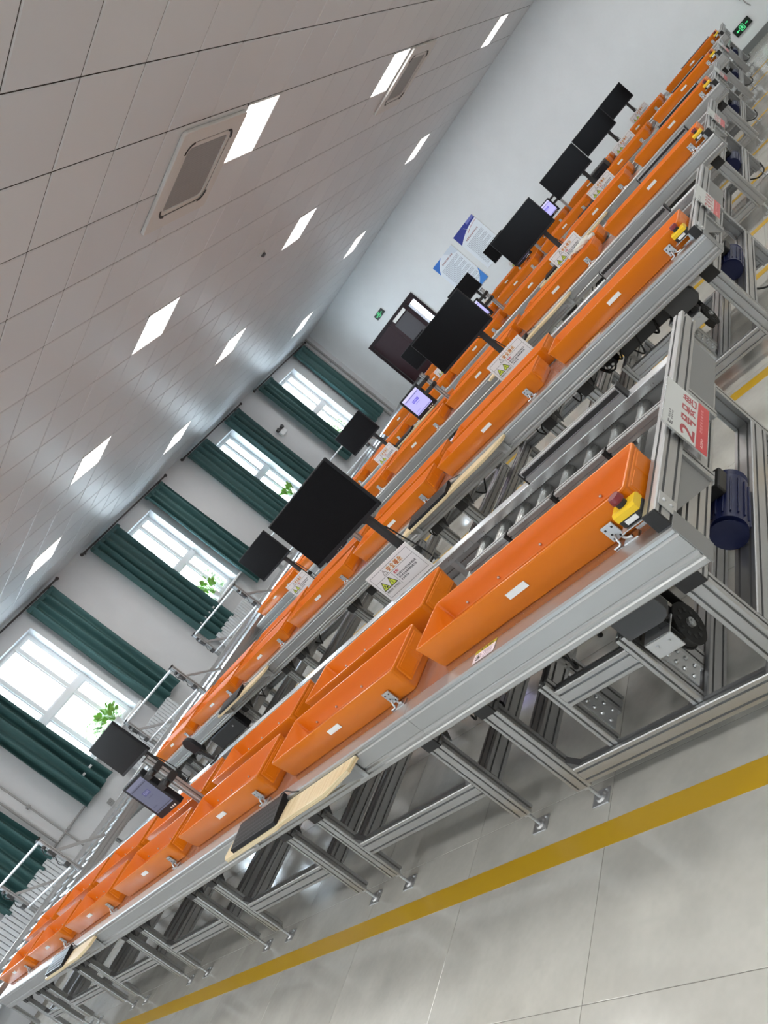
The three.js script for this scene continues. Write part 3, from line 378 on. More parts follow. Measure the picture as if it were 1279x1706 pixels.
function endSection() { // near end of a line: drive bay with motor, pulley, rollers, stop button
  const o = new THREE.Group(), L = 1.235;
  M('front_rail', railGeo(L - 0.0012), mt.rail, o);
  M('rail_end_plate', rbx(0.001, 0.078, 0.612, 0.753, 0.0002, 0.004, 0.001), mt.panel, o);
  M('deck_plate', rbx(0.075, 0.455, 0.738, 0.75, -L + 0.001, -0.05, 0.001), mt.deck, o);
  M('warning_sticker', rbx(0.012, 0.068, 0.7522, 0.7530, -0.83, -0.72, 0.0003).deleteAttribute('uv') && (() => { const g = new THREE.PlaneGeometry(0.11, 0.06); g.rotateX(-Math.PI / 2); g.rotateY(-Math.PI / 2); return g; })(), std({ map: stickerTex, roughness: 0.5 }), o, [0.045, 0.7535, -0.78]);
  // roller lane with the segmented rail on it
  for (let k = 0; k < 9; k++) { const r = M('roller', [cyl(0.025, 0.55, 'x', 0, 0, 0, 20)], mt.roller, o, [0.765, 0.724, -0.10 - k * 0.136]); M('axle', cyl(0.008, 0.6, 'x', 0, 0, 0, 8), mt.steel, r); }
  for (let k = 0; k < 4; k++) { const z1 = -0.05 - k * 0.272, z0 = Math.max(-L, z1 - 0.262); const s = PM('lane_rail', prof('z', 0.715, 0.755, 0.752, 0.792, z0, z1 - 0.012), mt.alu, o); M('lane_rail_cap', extrude([[-0.021, -0.021], [0.03, -0.021], [0.021, 0.021], [-0.021, 0.021]], 0.012).translate(0, 0, (z1 - 0.012 - z0) / 2), mt.black, s); }
  M('roller_side', [bx(0.462, 0.482, 0.68, 0.735, -L + 0.001, -0.06), bx(1.045, 1.06, 0.66, 0.75, -L + 0.001, -0.06)], mt.panel, o);
  M('belt_pan', bx(0.462, 1.26, 0.612, 0.622, -L + 0.001, -0.06), mt.panel, o);
  M('guide_strip', rbx(1.02, 1.085, 0.76, 0.80, -L + 0.001, -0.05, 0.004), mt.chrome, o);
  PM('back_rail', prof('z', 1.26, 1.30, 0.605, 0.725, -L + 0.001, -0.06), mt.alu, o);
  const lb = PM('light_barrier', prof('z', 1.02, 1.06, 0.80, 0.86, -0.80, -0.25), mt.alu, o); M('lens_strip', bx(-0.0206, -0.0200, 0.002, 0.022, -0.27, 0.27), mt.black, lb); M('barrier_cap', [rbx(-0.022, 0.022, -0.032, 0.034, 0.275, 0.284, 0.003), rbx(-0.022, 0.022, -0.032, 0.034, -0.284, -0.275, 0.003)], mt.black, lb);
  // portal at the very end: cross beam with black cap, uprights, cover plates
  const cb = PM('end_cross_beam', prof('x', 0.025, 1.40, 0.738, 0.812, -0.045, 0), mt.alu, o); M('end_cap', rbx(-0.6875 - 0.006, -0.6875, -0.037, 0.037, -0.0225, 0.0225, 0.003), mt.black, cb); M('fixing_plate', [rbx(-0.655, -0.595, -0.03, 0.03, 0.0226, 0.0256, 0.001), bolt(-0.625, 0.013, 0.028, 'z'), bolt(-0.625, -0.013, 0.028, 'z')], mt.steel, cb);
  PM('beam_stub', prof('x', 0.08, 0.42, 0.60, 0.68, -0.12, -0.05), mt.alu, o);
  for (const x of [0.40, 0.79]) PM('portal_upright', prof('y', x, x + 0.04, 0.612, 0.738, -0.043, -0.003), mt.alu, o);
  M('cover_plate', norm(extrude([[0.095, 0.738], [0.27, 0.664], [0.385, 0.614], [0.40, 0.614], [0.40, 0.738]], 0.004).translate(0, 0, -0.02)), mt.panel, o); M('cover_plate', rbx(0.83, 1.26, 0.614, 0.738, -0.02, -0.016, 0.001), mt.panel, o);
  // emergency stop on an angle bracket
  M('stop_bracket', [rbx(0.05, 0.13, 0.792, 0.795, -0.135, -0.02, 0.001), bx(0.127, 0.13, 0.75, 0.795, -0.135, -0.05)], mt.steel, o);
  const es = M('emergency_stop', rbx(0.06, 0.12, 0.796, 0.82, -0.122, -0.046, 0.006), mt.black, o); M('stop_cover', extrude([[0.06, 0.82], [0.12, 0.82], [0.12, 0.838], [0.112, 0.845], [0.068, 0.845], [0.06, 0.838]], 0.076).translate(0, 0, -0.122), mt.yellowPlastic, es); M('stop_button', [cyl(0.02, 0.013, 'y', 0.09, 0.874, -0.086, 24, 0.017), cyl(0.02, 0.007, 'y', 0.09, 0.864, -0.086, 24)], mt.redPlastic, es); M('button_collar', cyl(0.016, 0.017, 'y', 0.09, 0.853, -0.086, 20), mt.black, es); M('rating_label', bx(0.0594, 0.0599, 0.801, 0.816, -0.105, -0.065), mt.label, es);
  // frame
  const zs = [-0.135, -1.055];
  hframe(o, zs, { beamY: 0.095, lowY: 0.26 });
  PM('low_cross_beam', prof('x', 0.13, 1.26, 0.095, 0.175, -0.50, -0.42), mt.alu, o);
  for (const z of [-0.455, -0.815]) { PM('bay_upright', prof('y', 0.11, 0.15, 0.175, 0.50, z - 0.02, z + 0.02), mt.alu, o); PM('bay_cross_bar', prof('x', 0.15, 0.75, 0.42, 0.50, z - 0.02, z + 0.02), mt.alu, o);
    const bp = M('bracket_plate', extrude([[0.15, 0.20], [0.235, 0.20], [0.235, 0.31], [0.215, 0.36], [0.15, 0.36]], 0.006).translate(0, 0, z + 0.02), mt.steel, o); const bl = []; for (const [x, y] of [[0.17, 0.225], [0.215, 0.225], [0.17, 0.265], [0.215, 0.265], [0.17, 0.30], [0.215, 0.30], [0.17, 0.335], [0.2, 0.34]]) bl.push(new THREE.SphereGeometry(0.008, 10, 6, 0, 6.3, 0, 1.57).rotateX(Math.PI / 2).translate(x, y, z + 0.027)); M('bolts', bl, mt.chrome, bp);
    PM('bay_post', prof('y', 0.24, 0.32, 0.18, 0.50, z - 0.02, z + 0.02), mt.alu, o); }
  PM('bay_long_bar', prof('z', 0.11, 0.15, 0.38, 0.46, -0.795, -0.475), mt.alu, o);
  PM('bay_long_bar', prof('z', 0.62, 0.66, 0.42, 0.50, -0.795, -0.475), mt.alu, o);
  M('control_box', rbx(0.2, 0.56, 0.505, 0.605, -0.80, -0.44, 0.008), mt.dark, o);
  // belt pulley with gearbox, guard and tensioner
  const pu = M('drive_pulley', [cyl(0.072, 0.006, 'z', 0, 0, 0.016, 40), cyl(0.066, 0.026, 'z', 0, 0, 0, 40), cyl(0.072, 0.006, 'z', 0, 0, -0.016, 40)], mt.rubber, o, [0.205, 0.37, -0.33]); M('pulley_hub', [cyl(0.016, 0.01, 'z', 0, 0, 0.024, 18), bolt(0.0, 0.0, 0.03, 'z', 0.009)], mt.steel, pu); const ho = []; for (let k = 0; k < 10; k++) ho.push(cyl(0.008, 0.002, 'z', 0.045 * Math.cos(k * 0.628), 0.045 * Math.sin(k * 0.628), 0.0197, 10)); M('pulley_holes', ho, mt.black, pu);
  M('gearbox', [rbx(0.16, 0.28, 0.39, 0.5, -0.42, -0.36, 0.01), cyl(0.03, 0.08, 'z', 0.19, 0.44, -0.36, 18), cyl(0.02, 0.03, 'z', 0.16, 0.47, -0.33, 16)], mt.black, o);
  M('motor_bracket', [rbx(0.10, 0.18, 0.44, 0.446, -0.41, -0.31, 0.002), rbx(0.10, 0.106, 0.38, 0.446, -0.41, -0.31, 0.002), bolt(0.097, 0.42, -0.38, 'x'), bolt(0.097, 0.42, -0.335, 'x')], mt.steel, o);
  M('belt_guard', norm((() => { const g = extrude([[-0.27, 0.605], [-0.25, 0.57], [-0.25, 0.52], [-0.265, 0.50], [-0.29, 0.49], [-0.42, 0.49], [-0.42, 0.605]], 0.03, 0.002); g.rotateY(-Math.PI / 2); g.translate(0.12, 0, 0); return g; })()), mt.dark, o);
  for (const x of [0.13, 0.275]) M('drive_belt', bx(x, x + 0.005, 0.38, 0.61, -0.345, -0.315), mt.rubber, o);
  // blue gear motor under the rollers
  const mo = M('gear_motor', [cyl(0.058, 0.25, 'x', 0, 0, 0, 28), cyl(0.058, 0.025, 'x', -0.137, 0, 0, 28, 0.042), cyl(0.042, 0.03, 'x', 0.14, 0, 0, 28, 0.058)], mt.blueMotor, o, [0.62, 0.40, -0.14]); const fi = []; for (let k = 0; k < 16; k++) { const g = rbx(-0.10, 0.10, 0.056, 0.064, -0.003, 0.003, 0.002, 1); g.rotateX(k * 0.3927); fi.push(g); } M('cooling_fins', fi, mt.blueMotor, mo); const tb = M('terminal_box', rbx(-0.02, 0.10, 0.06, 0.10, -0.045, 0.045, 0.008), mt.black, mo); M('motor_label', bx(0.0, 0.08, 0.10, 0.101, -0.03, 0.03), mt.label, tb); M('motor_cable', tube([[-0.10, -0.05, 0], [-0.13, -0.16, 0.0], [-0.10, -0.22, 0.05], [0.05, -0.24, 0.10], [0.2, -0.20, 0.1]], 0.006, 24, 8), mt.rubber, mo);
  for (let k = 0; k < 7; k++) { const z = -0.28 - 0.12 * k, a = 0.16 + 0.03 * (k % 3), d = 0.05 + 0.02 * (k % 4); M('cable', tube([[a, 0.61, z], [a - 0.03, 0.60 - d, z - 0.03], [a + 0.03, 0.57 - d, z - 0.07], [a + 0.05, 0.60 - d * 0.5, z - 0.11], [a + 0.02, 0.61, z - 0.14]], 0.005 + 0.001 * (k % 3), 18, 6), mt.rubber, o); }
  for (const z of [-0.92, -1.16]) { const v = M('valve_block', rbx(0.2, 0.30, 0.52, 0.6, z, z + 0.07, 0.004), mt.black, o); M('valve_port', [cyl(0.009, 0.02, 'x', 0.19, 0.54, z + 0.02, 10), cyl(0.009, 0.02, 'x', 0.19, 0.54, z + 0.05, 10)], mt.steel, v); }
  M('cable', [tube([[0.3, 0.6, -1.0], [0.25, 0.52, -0.95], [0.22, 0.5, -0.9], [0.28, 0.56, -0.86], [0.33, 0.6, -0.9]], 0.006, 24, 6), tube([[0.14, 0.6, -1.1], [0.12, 0.55, -1.12], [0.13, 0.52, -1.16], [0.16, 0.57, -1.18]], 0.005, 16, 6)], mt.rubber, o);
  return o;
}
const Z0 = -0.905, ZS = -2.14, PITCH = 1.22;
const sA = endSection(), sB = section(PITCH), sC = section(0.73);
ROWS.forEach((x, r) => {
  for (let k = 0; k < 7; k++) {
    const src = k === 0 ? sA : k === 6 ? sC : sB, o = src.clone(); o.name = numbered(k === 0 ? 'conveyor_end_section' : 'conveyor_section'); o.position.set(x, 0, k === 0 ? Z0 : ZS - (k - 1) * PITCH); scene.add(o);
    tag(o, k === 0 ? `near end of the ${ORD[r]} conveyor line with motor, rollers and yellow emergency stop` : k === 6 ? `short last section of the ${ORD[r]} aluminium conveyor line, next to the roller track` : `aluminium conveyor section of the ${ORD[r]} line, ${NTH[k]} counted from its emergency stop`, 'conveyor', k ? 'conveyor sections' : 'conveyor line ends');
  }
});

// ---------- orange trays ----------
function trayGeo(w, h, l) { // open box with rounded corners, walls 9 mm, soft rim
  const rect = (hx, hz, r, y) => { const o = []; for (const [cx, cz, a0] of [[1, 1, 0], [-1, 1, 1], [-1, -1, 2], [1, -1, 3]]) for (let k = 0; k <= 4; k++) { const a = (a0 + k / 4) * Math.PI / 2; o.push([cx * (hx - r) + r * Math.cos(a), y, cz * (hz - r) + r * Math.sin(a)]); } return o; };
  const W = w / 2, L = l / 2, d = 0.012, t = 0.011; const R = [rect(W - d - 0.006, L - d - 0.006, 0.012, 0), rect(W - d, L - d, 0.016, 0.006), rect(W - 0.0015, L - 0.0015, 0.02, h - 0.008), rect(W, L, 0.02, h - 0.005), rect(W - 0.002, L - 0.002, 0.018, h), rect(W - t + 0.002, L - t + 0.002, 0.012, h), rect(W - t, L - t, 0.01, h - 0.005), rect(W - d - t + 0.004, L - d - t + 0.004, 0.008, 0.044), rect(W - d - t, L - d - t, 0.006, 0.038)];
  const n = 20, P = [], I = []; R.forEach((q) => q.forEach((p) => P.push(...p))); for (let j = 0; j < R.length - 1; j++) for (let i = 0; i < n; i++) { const a = j * n + i, b = j * n + (i + 1) % n; I.push(a, a + n, b, b, a + n, b + n); }
  for (const [j, f] of [[0, 0], [R.length - 1, 1]]) { const c = P.length / 3; P.push(0, R[j][0][1], 0); for (let i = 0; i < n; i++) { const a = j * n + i, b = j * n + (i + 1) % n; f ? I.push(c, b, a) : I.push(c, a, b); } }
  const g = new THREE.BufferGeometry(); g.setAttribute('position', new THREE.Float32BufferAttribute(P, 3)); g.setIndex(I); return boxUV(norm(toCreasedNormals(g, 0.9)));
}
const TRAYG = trayGeo(0.262, 0.12, 1.0);
function tray(front) {
  const o = new THREE.Group(); o.name = 'tray';
  M('tray_body', TRAYG, mt.orange, o);
  M('end_grip', [rbx(-0.105, 0.105, 0.03, 0.108, 0.486, 0.5005, 0.006), rbx(-0.09, -0.01, 0.042, 0.098, 0.498, 0.502, 0.0019), rbx(0.01, 0.09, 0.042, 0.098, 0.498, 0.502, 0.0019)], mt.orange, o);
  const rv = []; for (const z of [-0.38, -0.2, 0.02, 0.3]) rv.push(new THREE.SphereGeometry(0.006, 8, 6).translate(0.112, 0.054, z)); M('rivets', rv, mt.steel, o);
  if (front) {
    M('paper_label', rbx(-0.1295, -0.1275, 0.060, 0.084, -0.045, 0.045, 0.0005, 1), mt.label, o);
    const lt = M('latch', rbx(-0.134, -0.127, 0.012, 0.068, 0.355, 0.398, 0.002), mt.steel, o); M('latch_holes', [[0.055, 0.365], [0.055, 0.388], [0.035, 0.37], [0.02, 0.365], [0.02, 0.388]].map(([y, z]) => bx(-0.1348, -0.134, y - 0.003, y + 0.003, z - 0.003, z + 0.003)), mt.black, lt); M('latch_hook', [tube([[-0.136, 0.03, 0.376], [-0.148, 0.02, 0.376], [-0.152, 0.006, 0.374], [-0.156, 0.004, 0.352]], 0.004, 16, 6), rbx(-0.17, -0.136, 0.0006, 0.005, 0.39, 0.44, 0.001), tube([[-0.136, 0.012, 0.388], [-0.146, 0.008, 0.40], [-0.15, 0.006, 0.42]], 0.004, 10, 6)], mt.chrome, lt);
  }
  return o;
}
const tA = tray(true), tB = tray(false);
ROWS.forEach((x, r) => {
  for (let k = 0; k < 7; k++) { const z = -0.965 - 1.15 * k - 0.5;
    const o = tA.clone(); o.name = numbered('tray'); o.position.set(x + 0.245, 0.7505, z); scene.add(o); tag(o, `orange tray on the front edge of the ${ORD[r]} line, ${NTH[k]} from its emergency stop`, 'tray', 'orange trays in the front lanes');
    if (k > 0) { const b = tB.clone(); b.name = numbered('tray'); b.position.set(x + 0.605, 0.7525, z); scene.add(b); tag(b, `orange rear-lane tray of the ${ORD[r]} conveyor line, ${NTH[k - 1]} from its emergency stop`, 'tray', 'orange trays in the rear lanes'); } }
});

// ---------- acrylic line signs at the near ends ----------
function acrylicSign(r) {
  const tex = canvasTex(512, 512, (g, w, h) => { g.fillStyle = '#cfd2d1'; g.fillRect(0, 0, w, h); g.fillStyle = '#c9323c'; g.fillRect(0, h * 0.74, w, h * 0.26); g.lineCap = 'butt'; g.lineJoin = 'miter';
    g.strokeStyle = '#b3323f'; g.lineWidth = 20; g.fillStyle = '#a82a3a'; g.strokeStyle = '#a82a3a'; g.font = 'bold 232px sans-serif'; g.fillText(String(r + 2), 18, h * 0.71); glyph(g, 'hao', 166, h * 0.385, 88, 164); g.lineWidth = 15; glyph(g, 'pin', 276, h * 0.385, 96, 164); glyph(g, 'dan', 390, h * 0.385, 100, 164);
    g.fillStyle = '#4a4a50'; g.fillRect(30, 60, 12, 52); g.fillRect(30, 60, 36, 11); g.fillRect(30, 82, 30, 10); g.fillRect(30, 102, 36, 10); smallText(g, 84, 60, 4, 22, '#4a4a50'); smallText(g, 84, 92, 5, 18, '#4a4a50');
    g.fillStyle = '#efc9c6'; g.font = 'bold 40px sans-serif'; g.fillText('ASPO', 40, h * 0.90); smallText(g, 190, h * 0.81, 8, 30, 'rgba(240,205,203,0.6)'); });
  const o = thing('line_sign', [ROWS[r] + 0.59, 0.752, Z0 + 0.012], `clear acrylic sign with red characters on the end of the ${ORD[r]} conveyor line`, 'sign', 'line number signs');
  M('acrylic_plate', rbx(-0.15, 0.15, -0.092, 0.092, -0.002, 0.002, 0.001), mt.acrylic, o);
  const pg = new THREE.PlaneGeometry(0.29, 0.178); M('print', pg, std({ map: tex, roughness: 0.3 }), o, [0, 0, 0.0026]);
  M('standoff', [cyl(0.006, 0.012, 'z', -0.13, 0.03, -0.006, 10), cyl(0.006, 0.012, 'z', 0.13, 0.03, -0.006, 10)], mt.steel, o);
}
for (let r = 0; r < 5; r++) acrylicSign(r);

// =====================================================================
// WORK STATIONS: shelves, keyboards, monitors, safety boards, touch panels
// =====================================================================
const keys = []; { for (let j = 0; j < 5; j++) for (let i = 0; i < 20; i++) { if (j === 0 && i > 4 && i < 10) continue; keys.push(rbx(-0.058 + j * 0.023, -0.058 + j * 0.023 + 0.019, 0.018, 0.026, -0.205 + i * 0.0205, -0.205 + i * 0.0205 + 0.0175, 0.003, 1)); } keys.push(rbx(-0.058, -0.039, 0.018, 0.026, -0.10, 0.0, 0.003, 1)); }
function shelfSet(r, z0, z1, which) {
  const x = ROWS[r], zm = (z0 + z1) / 2, L = z0 - z1;
  const wh = which === 'a' ? 'nearer the emergency stop' : 'farther down the line';
  const s = thing('keyboard_shelf', [x - 0.003, 0.735, zm], `plywood keyboard shelf on the front of the ${ORD[r]} line, ${wh}`, 'shelf', 'plywood shelves');
  M('board', extrude([[0, -L / 2], [-0.10, -L / 2], [-0.125, -L / 2 + 0.03], [-0.125, -L * 0.02], [-0.115, 0.02], [-0.115, L / 2 - 0.16], [-0.06, L / 2 - 0.02], [0, L / 2]].map(([a, b]) => [a, -b]).reverse(), 0.018, 0.0015).rotateX(-Math.PI / 2).translate(0, -0.018, 0), mt.wood, s);
  for (const z of [-L / 2 + 0.06, L / 2 - 0.07]) M('bracket', [extrude([[-0.1, -0.0195], [0, -0.0195], [0, -0.1]], 0.004).translate(0, 0, z), bx(-0.006, -0.001, -0.1, -0.0195, z - 0.03, z + 0.03), bolt(-0.008, -0.05, z - 0.018, 'x'), bolt(-0.008, -0.075, z - 0.018, 'x')].map(norm), mt.steel, s);
  const k = thing('keyboard', [x - 0.052, 0.7362, zm - 0.22], `black keyboard on the plywood shelf of the ${ORD[r]} line, ${wh}`, 'keyboard', 'black keyboards');
  M('case', extrude([[-0.068, 0], [0.068, 0], [0.068, 0.03], [0.055, 0.032], [-0.066, 0.016]], 0.44, 0.002).translate(0, 0.002, -0.22), mt.bezel, k);
  const kk = M('keys', keys.map((g) => { const c = norm(g.clone()); return c; }), mt.rubber, k); kk.userData.kind = 'stuff'; kk.rotation.z = 0.12; kk.position.y = 0.003;
  M('cable', tube([[0.066, 0.02, 0.1], [0.085, 0.03, 0.2], [0.06, 0.02, 0.28], [0.05, 0.01, 0.33]], 0.003, 16, 6), mt.rubber, k);
}
const boardTex = canvasTex(768, 384, (g, w, h) => { g.fillStyle = '#e6e5e6'; g.fillRect(0, 0, w, h); g.strokeStyle = '#4c4c50'; g.lineWidth = 4; g.strokeRect(34, 34, w - 68, h - 72); g.beginPath(); g.moveTo(34, 126); g.lineTo(w - 34, 126); g.moveTo(316, 126); g.lineTo(316, h - 76); g.moveTo(34, h - 76); g.stroke();
  tri(g, 262, 84, 60, '#e6e5e6', 5); g.fillStyle = '#333'; g.fillRect(259, 66, 6, 22); g.fillRect(259, 94, 6, 7);
  g.lineCap = 'round'; ['an', 'quan', 'ti', 'shi'].forEach((k, i) => { g.strokeStyle = '#dccf52'; g.lineWidth = 11; glyph(g, k, 316 + i * 70, 52, 58); g.strokeStyle = '#b0343a'; g.lineWidth = 6.5; glyph(g, k, 316 + i * 70, 52, 58); });
  for (const x of [108, 236]) { tri(g, x, 202, 96, '#cfe04a', 9); g.strokeStyle = '#222'; g.fillStyle = '#222'; g.lineWidth = 6; }
  g.beginPath(); g.arc(108, 198, 11, 0, 7); g.arc(124, 222, 11, 0, 7); g.fill(); g.beginPath(); g.moveTo(86, 226); g.lineTo(104, 212); g.stroke(); g.beginPath(); g.moveTo(238, 172); g.lineTo(224, 204); g.lineTo(244, 202); g.lineTo(230, 232); g.stroke();
  g.strokeStyle = '#666'; g.lineWidth = 2; g.strokeRect(50, 264, 116, 28); g.strokeRect(178, 264, 116, 28); smallText(g, 56, 268, 5, 19, '#333'); smallText(g, 184, 268, 5, 19, '#333');
  g.strokeStyle = '#c04a58'; g.lineWidth = 5; glyph(g, 'wei', 344, 142, 32); glyph(g, 'xian', 380, 142, 32); g.fillStyle = '#c04a58'; g.fillRect(418, 142, 5, 22); g.fillRect(418, 168, 5, 5);
  smallText(g, 344, 188, 13, 24, '#3a3a40'); smallText(g, 344, 222, 12, 24, '#3a3a40'); smallText(g, 344, 256, 5, 24, '#3a3a40'); });
const boardMat = std({ map: boardTex, roughness: 0.4 });
function safetyBoard(r, z, which) { const o = thing('safety_board', [ROWS[r] + 1.055, 0.80, z], `white safety notice with two yellow warning triangles on the ${ORD[r]} line, ${which === 'a' ? 'nearer the emergency stop' : 'farther down the line'}`, 'sign', 'white safety notices'); const p = M('board', rbx(-0.003, 0.003, 0.002, 0.182, -0.182, 0.182, 0.001), mt.label, o); M('print', faceX(0.36, 0.176), boardMat, p, [-0.0036, 0.092, 0]); M('clip', [rbx(0.003, 0.012, 0.0, 0.03, -0.12, -0.09, 0.001), rbx(0.003, 0.012, 0.0, 0.03, 0.09, 0.12, 0.001)], mt.steel, o); }
function monitor(r, z, which) {
  const o = thing('monitor', [ROWS[r] + 1.12, 0.80, z], `black switched-off monitor on a pole on the ${ORD[r]} line, ${which === 'a' ? 'nearer the emergency stop' : 'farther down the line'}`, 'monitor', 'black monitors');
  const hd = M('housing', [rbx(-0.028, -0.008, -0.176, 0.17, -0.30, 0.30, 0.006), rbx(-0.008, 0.018, -0.11, 0.11, -0.2, 0.2, 0.01)], mt.bezel, o, [0, 0.558, 0]); M('screen', bx(-0.0292, -0.0282, -0.155, 0.162, -0.293, 0.293), mt.screenOff, hd); M('chin', rbx(-0.031, -0.0282, -0.175, -0.157, -0.299, 0.299, 0.001), mt.bezel, hd);
  M('pole', [rbx(0.008, 0.034, 0.0, 0.56, 0.11, 0.155, 0.006)], mt.black, o); M('pole_base', [rbx(-0.03, 0.05, 0, 0.012, 0.08, 0.185, 0.003), cyl(0.022, 0.03, 'z', 0.02, 0.09, 0.17, 16)], mt.black, o); M('swivel_arm', rbx(0.012, 0.03, 0.53, 0.59, -0.03, 0.15, 0.006), mt.black, o);
  M('signal_cable', tube([[0.02, 0.42, 0.05], [0.04, 0.3, 0.14], [0.045, 0.18, 0.165], [0.04, 0.1, 0.185], [0.03, 0.02, 0.2]], 0.004, 20, 6), mt.rubber, o);
}
const uiTex = (dim) => canvasTex(256, 232, (g, w, h) => { g.fillStyle = dim ? '#6f7292' : '#b9b4f4'; g.fillRect(0, 0, w, h); g.fillStyle = dim ? '#8a8cab' : '#d2cefa'; g.fillRect(0, 0, w, 26); g.fillStyle = dim ? '#2c2e50' : '#302c6c'; g.fillRect(14, 34, w - 28, 6); g.fillStyle = dim ? '#4a4a90' : '#5a4fd0'; g.fillRect(84, 78, 96, 30); smallText(g, 92, 84, 4, 18, dim ? '#a8a8d8' : '#c8c4ff'); g.fillStyle = dim ? '#5c5e80' : '#938fd8'; g.fillRect(96, 122, 72, 7); g.fillRect(30, 186, 60, 8); g.fillStyle = dim ? '#26283c' : '#2a2670'; g.fillRect(0, h - 14, w, 5); });
const uiOn = uiTex(false), uiDim = uiTex(true);
const uiMat = std({ color: lin(0.02, 0.02, 0.02), emissive: lin(1, 1, 1), emissiveMap: uiOn, emissiveIntensity: 0.95, roughness: 0.3 }), uiDimMat = std({ color: lin(0.02, 0.02, 0.02), emissive: lin(1, 1, 1), emissiveMap: uiDim, emissiveIntensity: 0.5, roughness: 0.15 });
function touchPanel(r) {
  const o = thing('touch_panel', [ROWS[r] + 0.405, 0.7525, -4.35], `black touch panel with a ${r ? 'lit lilac' : 'dim lilac'} screen on an upright post in the ${ORD[r]} line`, 'touch screen', 'touch panels');
  const ps = PM('post', prof('y', -0.02, 0.02, 0, 0.50, -0.02, 0.02), mt.alu, o); M('post_cap', rbx(-0.021, 0.021, 0.25, 0.256, -0.021, 0.021, 0.002), mt.black, ps); M('post_foot', rbx(-0.035, 0.035, -0.25, -0.244, -0.035, 0.035, 0.002), mt.steel, ps);
  const h = M('housing', [rbx(-0.028, 0.012, -0.15, 0.15, -0.16, 0.16, 0.008)], mt.bezel, o, [0.0, 0.325, -0.285]); M('screen', faceX(0.262, 0.236), r ? uiMat : uiDimMat, h, [-0.0288, 0.012, 0.006]); M('button_row', [0, 1, 2].map((k) => rbx(-0.030, -0.028, -0.138, -0.126, 0.1 - 0.03 * k, 0.115 - 0.03 * k, 0.0005, 1)), mt.label, h);
  M('clamp', [rbx(-0.03, 0.03, 0.30, 0.345, -0.13, 0.03, 0.005), rbx(-0.03, 0.03, 0.40, 0.44, -0.13, 0.03, 0.005), cyl(0.014, 0.05, 'x', -0.04, 0.322, 0, 12), cyl(0.014, 0.05, 'x', -0.04, 0.42, 0, 12)], mt.black, o);
  if (r) { const l = new THREE.RectAreaLight(lin(0.62, 0.6, 1), 0.8, 0.24, 0.21); l.position.set(-0.034, 0.337, -0.279); l.rotation.y = Math.PI / 2; l.name = 'screen_light'; o.add(l); }
}
ROWS.forEach((x, r) => {
  const dz = r ? -0.11 : 0;
  shelfSet(r, -2.50, -3.62, 'a'); if (r < 4) shelfSet(r, -5.93, -6.95, 'b');
  safetyBoard(r, -2.60, 'a'); safetyBoard(r, -6.0 + (r ? 0.03 : 0), 'b'); monitor(r, -2.66 + dz, 'a'); monitor(r, -5.92 + dz, 'b'); touchPanel(r);
});
{ // black round-headed device on an arm, and a dark box hung on the second line
  const o = thing('barcode_reader', [ROWS[0] + 1.05, 0.80, -5.12], 'black round-headed reader on a short arm, between the first and second lines', 'scanner');
  M('reader_head', [cyl(0.06, 0.03, 'x', 0, 0.2, 0, 28, 0.055), rbx(-0.014, 0.014, 0.13, 0.2, -0.06, 0.06, 0.006)], mt.bezel, o); M('arm', [tube([[0, 0.14, 0], [0.0, 0.07, 0.01], [0.01, 0.012, 0.02]], 0.012, 12, 10), rbx(-0.03, 0.03, 0.0, 0.012, -0.02, 0.06, 0.003)], mt.black, o);
  const b = thing('control_cabinet', [ROWS[1] + 0.06, 0.42, -7.28], 'dark control box hung under the front rail of the second line', 'box'); M('cabinet_body', rbx(-0.05, 0.03, 0, 0.18, -0.32, 0.32, 0.01), mt.bezel, b); M('cabinet_door', rbx(-0.056, -0.05, 0.012, 0.168, -0.305, 0.305, 0.004), mt.black, b); M('lock', cyl(0.01, 0.008, 'x', -0.06, 0.12, 0.18, 12), mt.steel, b); M('hanger', [bx(0.0, 0.03, 0.18, 0.195, -0.15, -0.12), bx(0.0, 0.03, 0.18, 0.195, 0.12, 0.15)], mt.steel, b);
}
{ // crumpled pale glove lying in the second front tray of the third line
  const o = thing('work_glove', [ROWS[2] + 0.4, 0.872, -2.25], 'crumpled pale fabric glove lying across the trays of the third line', 'glove'), f = [];
  const body = new THREE.SphereGeometry(1, 24, 16), p = body.attributes.position; for (let i = 0; i < p.count; i++) { const x = p.getX(i), y = p.getY(i), z = p.getZ(i), n = 1 + 0.16 * Math.sin(9 * z + 4 * x) * Math.cos(7 * y + 3 * x); p.setXYZ(i, x * 0.045 * n, Math.max(-0.6, y) * 0.034 * n + 0.02, z * 0.1 * n); } body.computeVertexNormals(); f.push(body);
  for (let k = 0; k < 4; k++) f.push(tube([[-0.03 + k * 0.02, 0.02, -0.08], [-0.034 + k * 0.023, 0.035 - 0.004 * k, -0.12], [-0.034 + k * 0.022, 0.018, -0.16 - 0.01 * (k % 2)]], 0.011, 10, 8)); f.push(tube([[0.03, 0.02, -0.02], [0.06, 0.025, -0.05], [0.062, 0.015, -0.08]], 0.012, 10, 8)); M('fabric', f, mt.cloth, o); M('cuff', cyl(0.038, 0.05, 'z', 0, 0.018, 0.1, 20, 0.032).scale(1, 0.55, 1), mt.cloth, o);
}
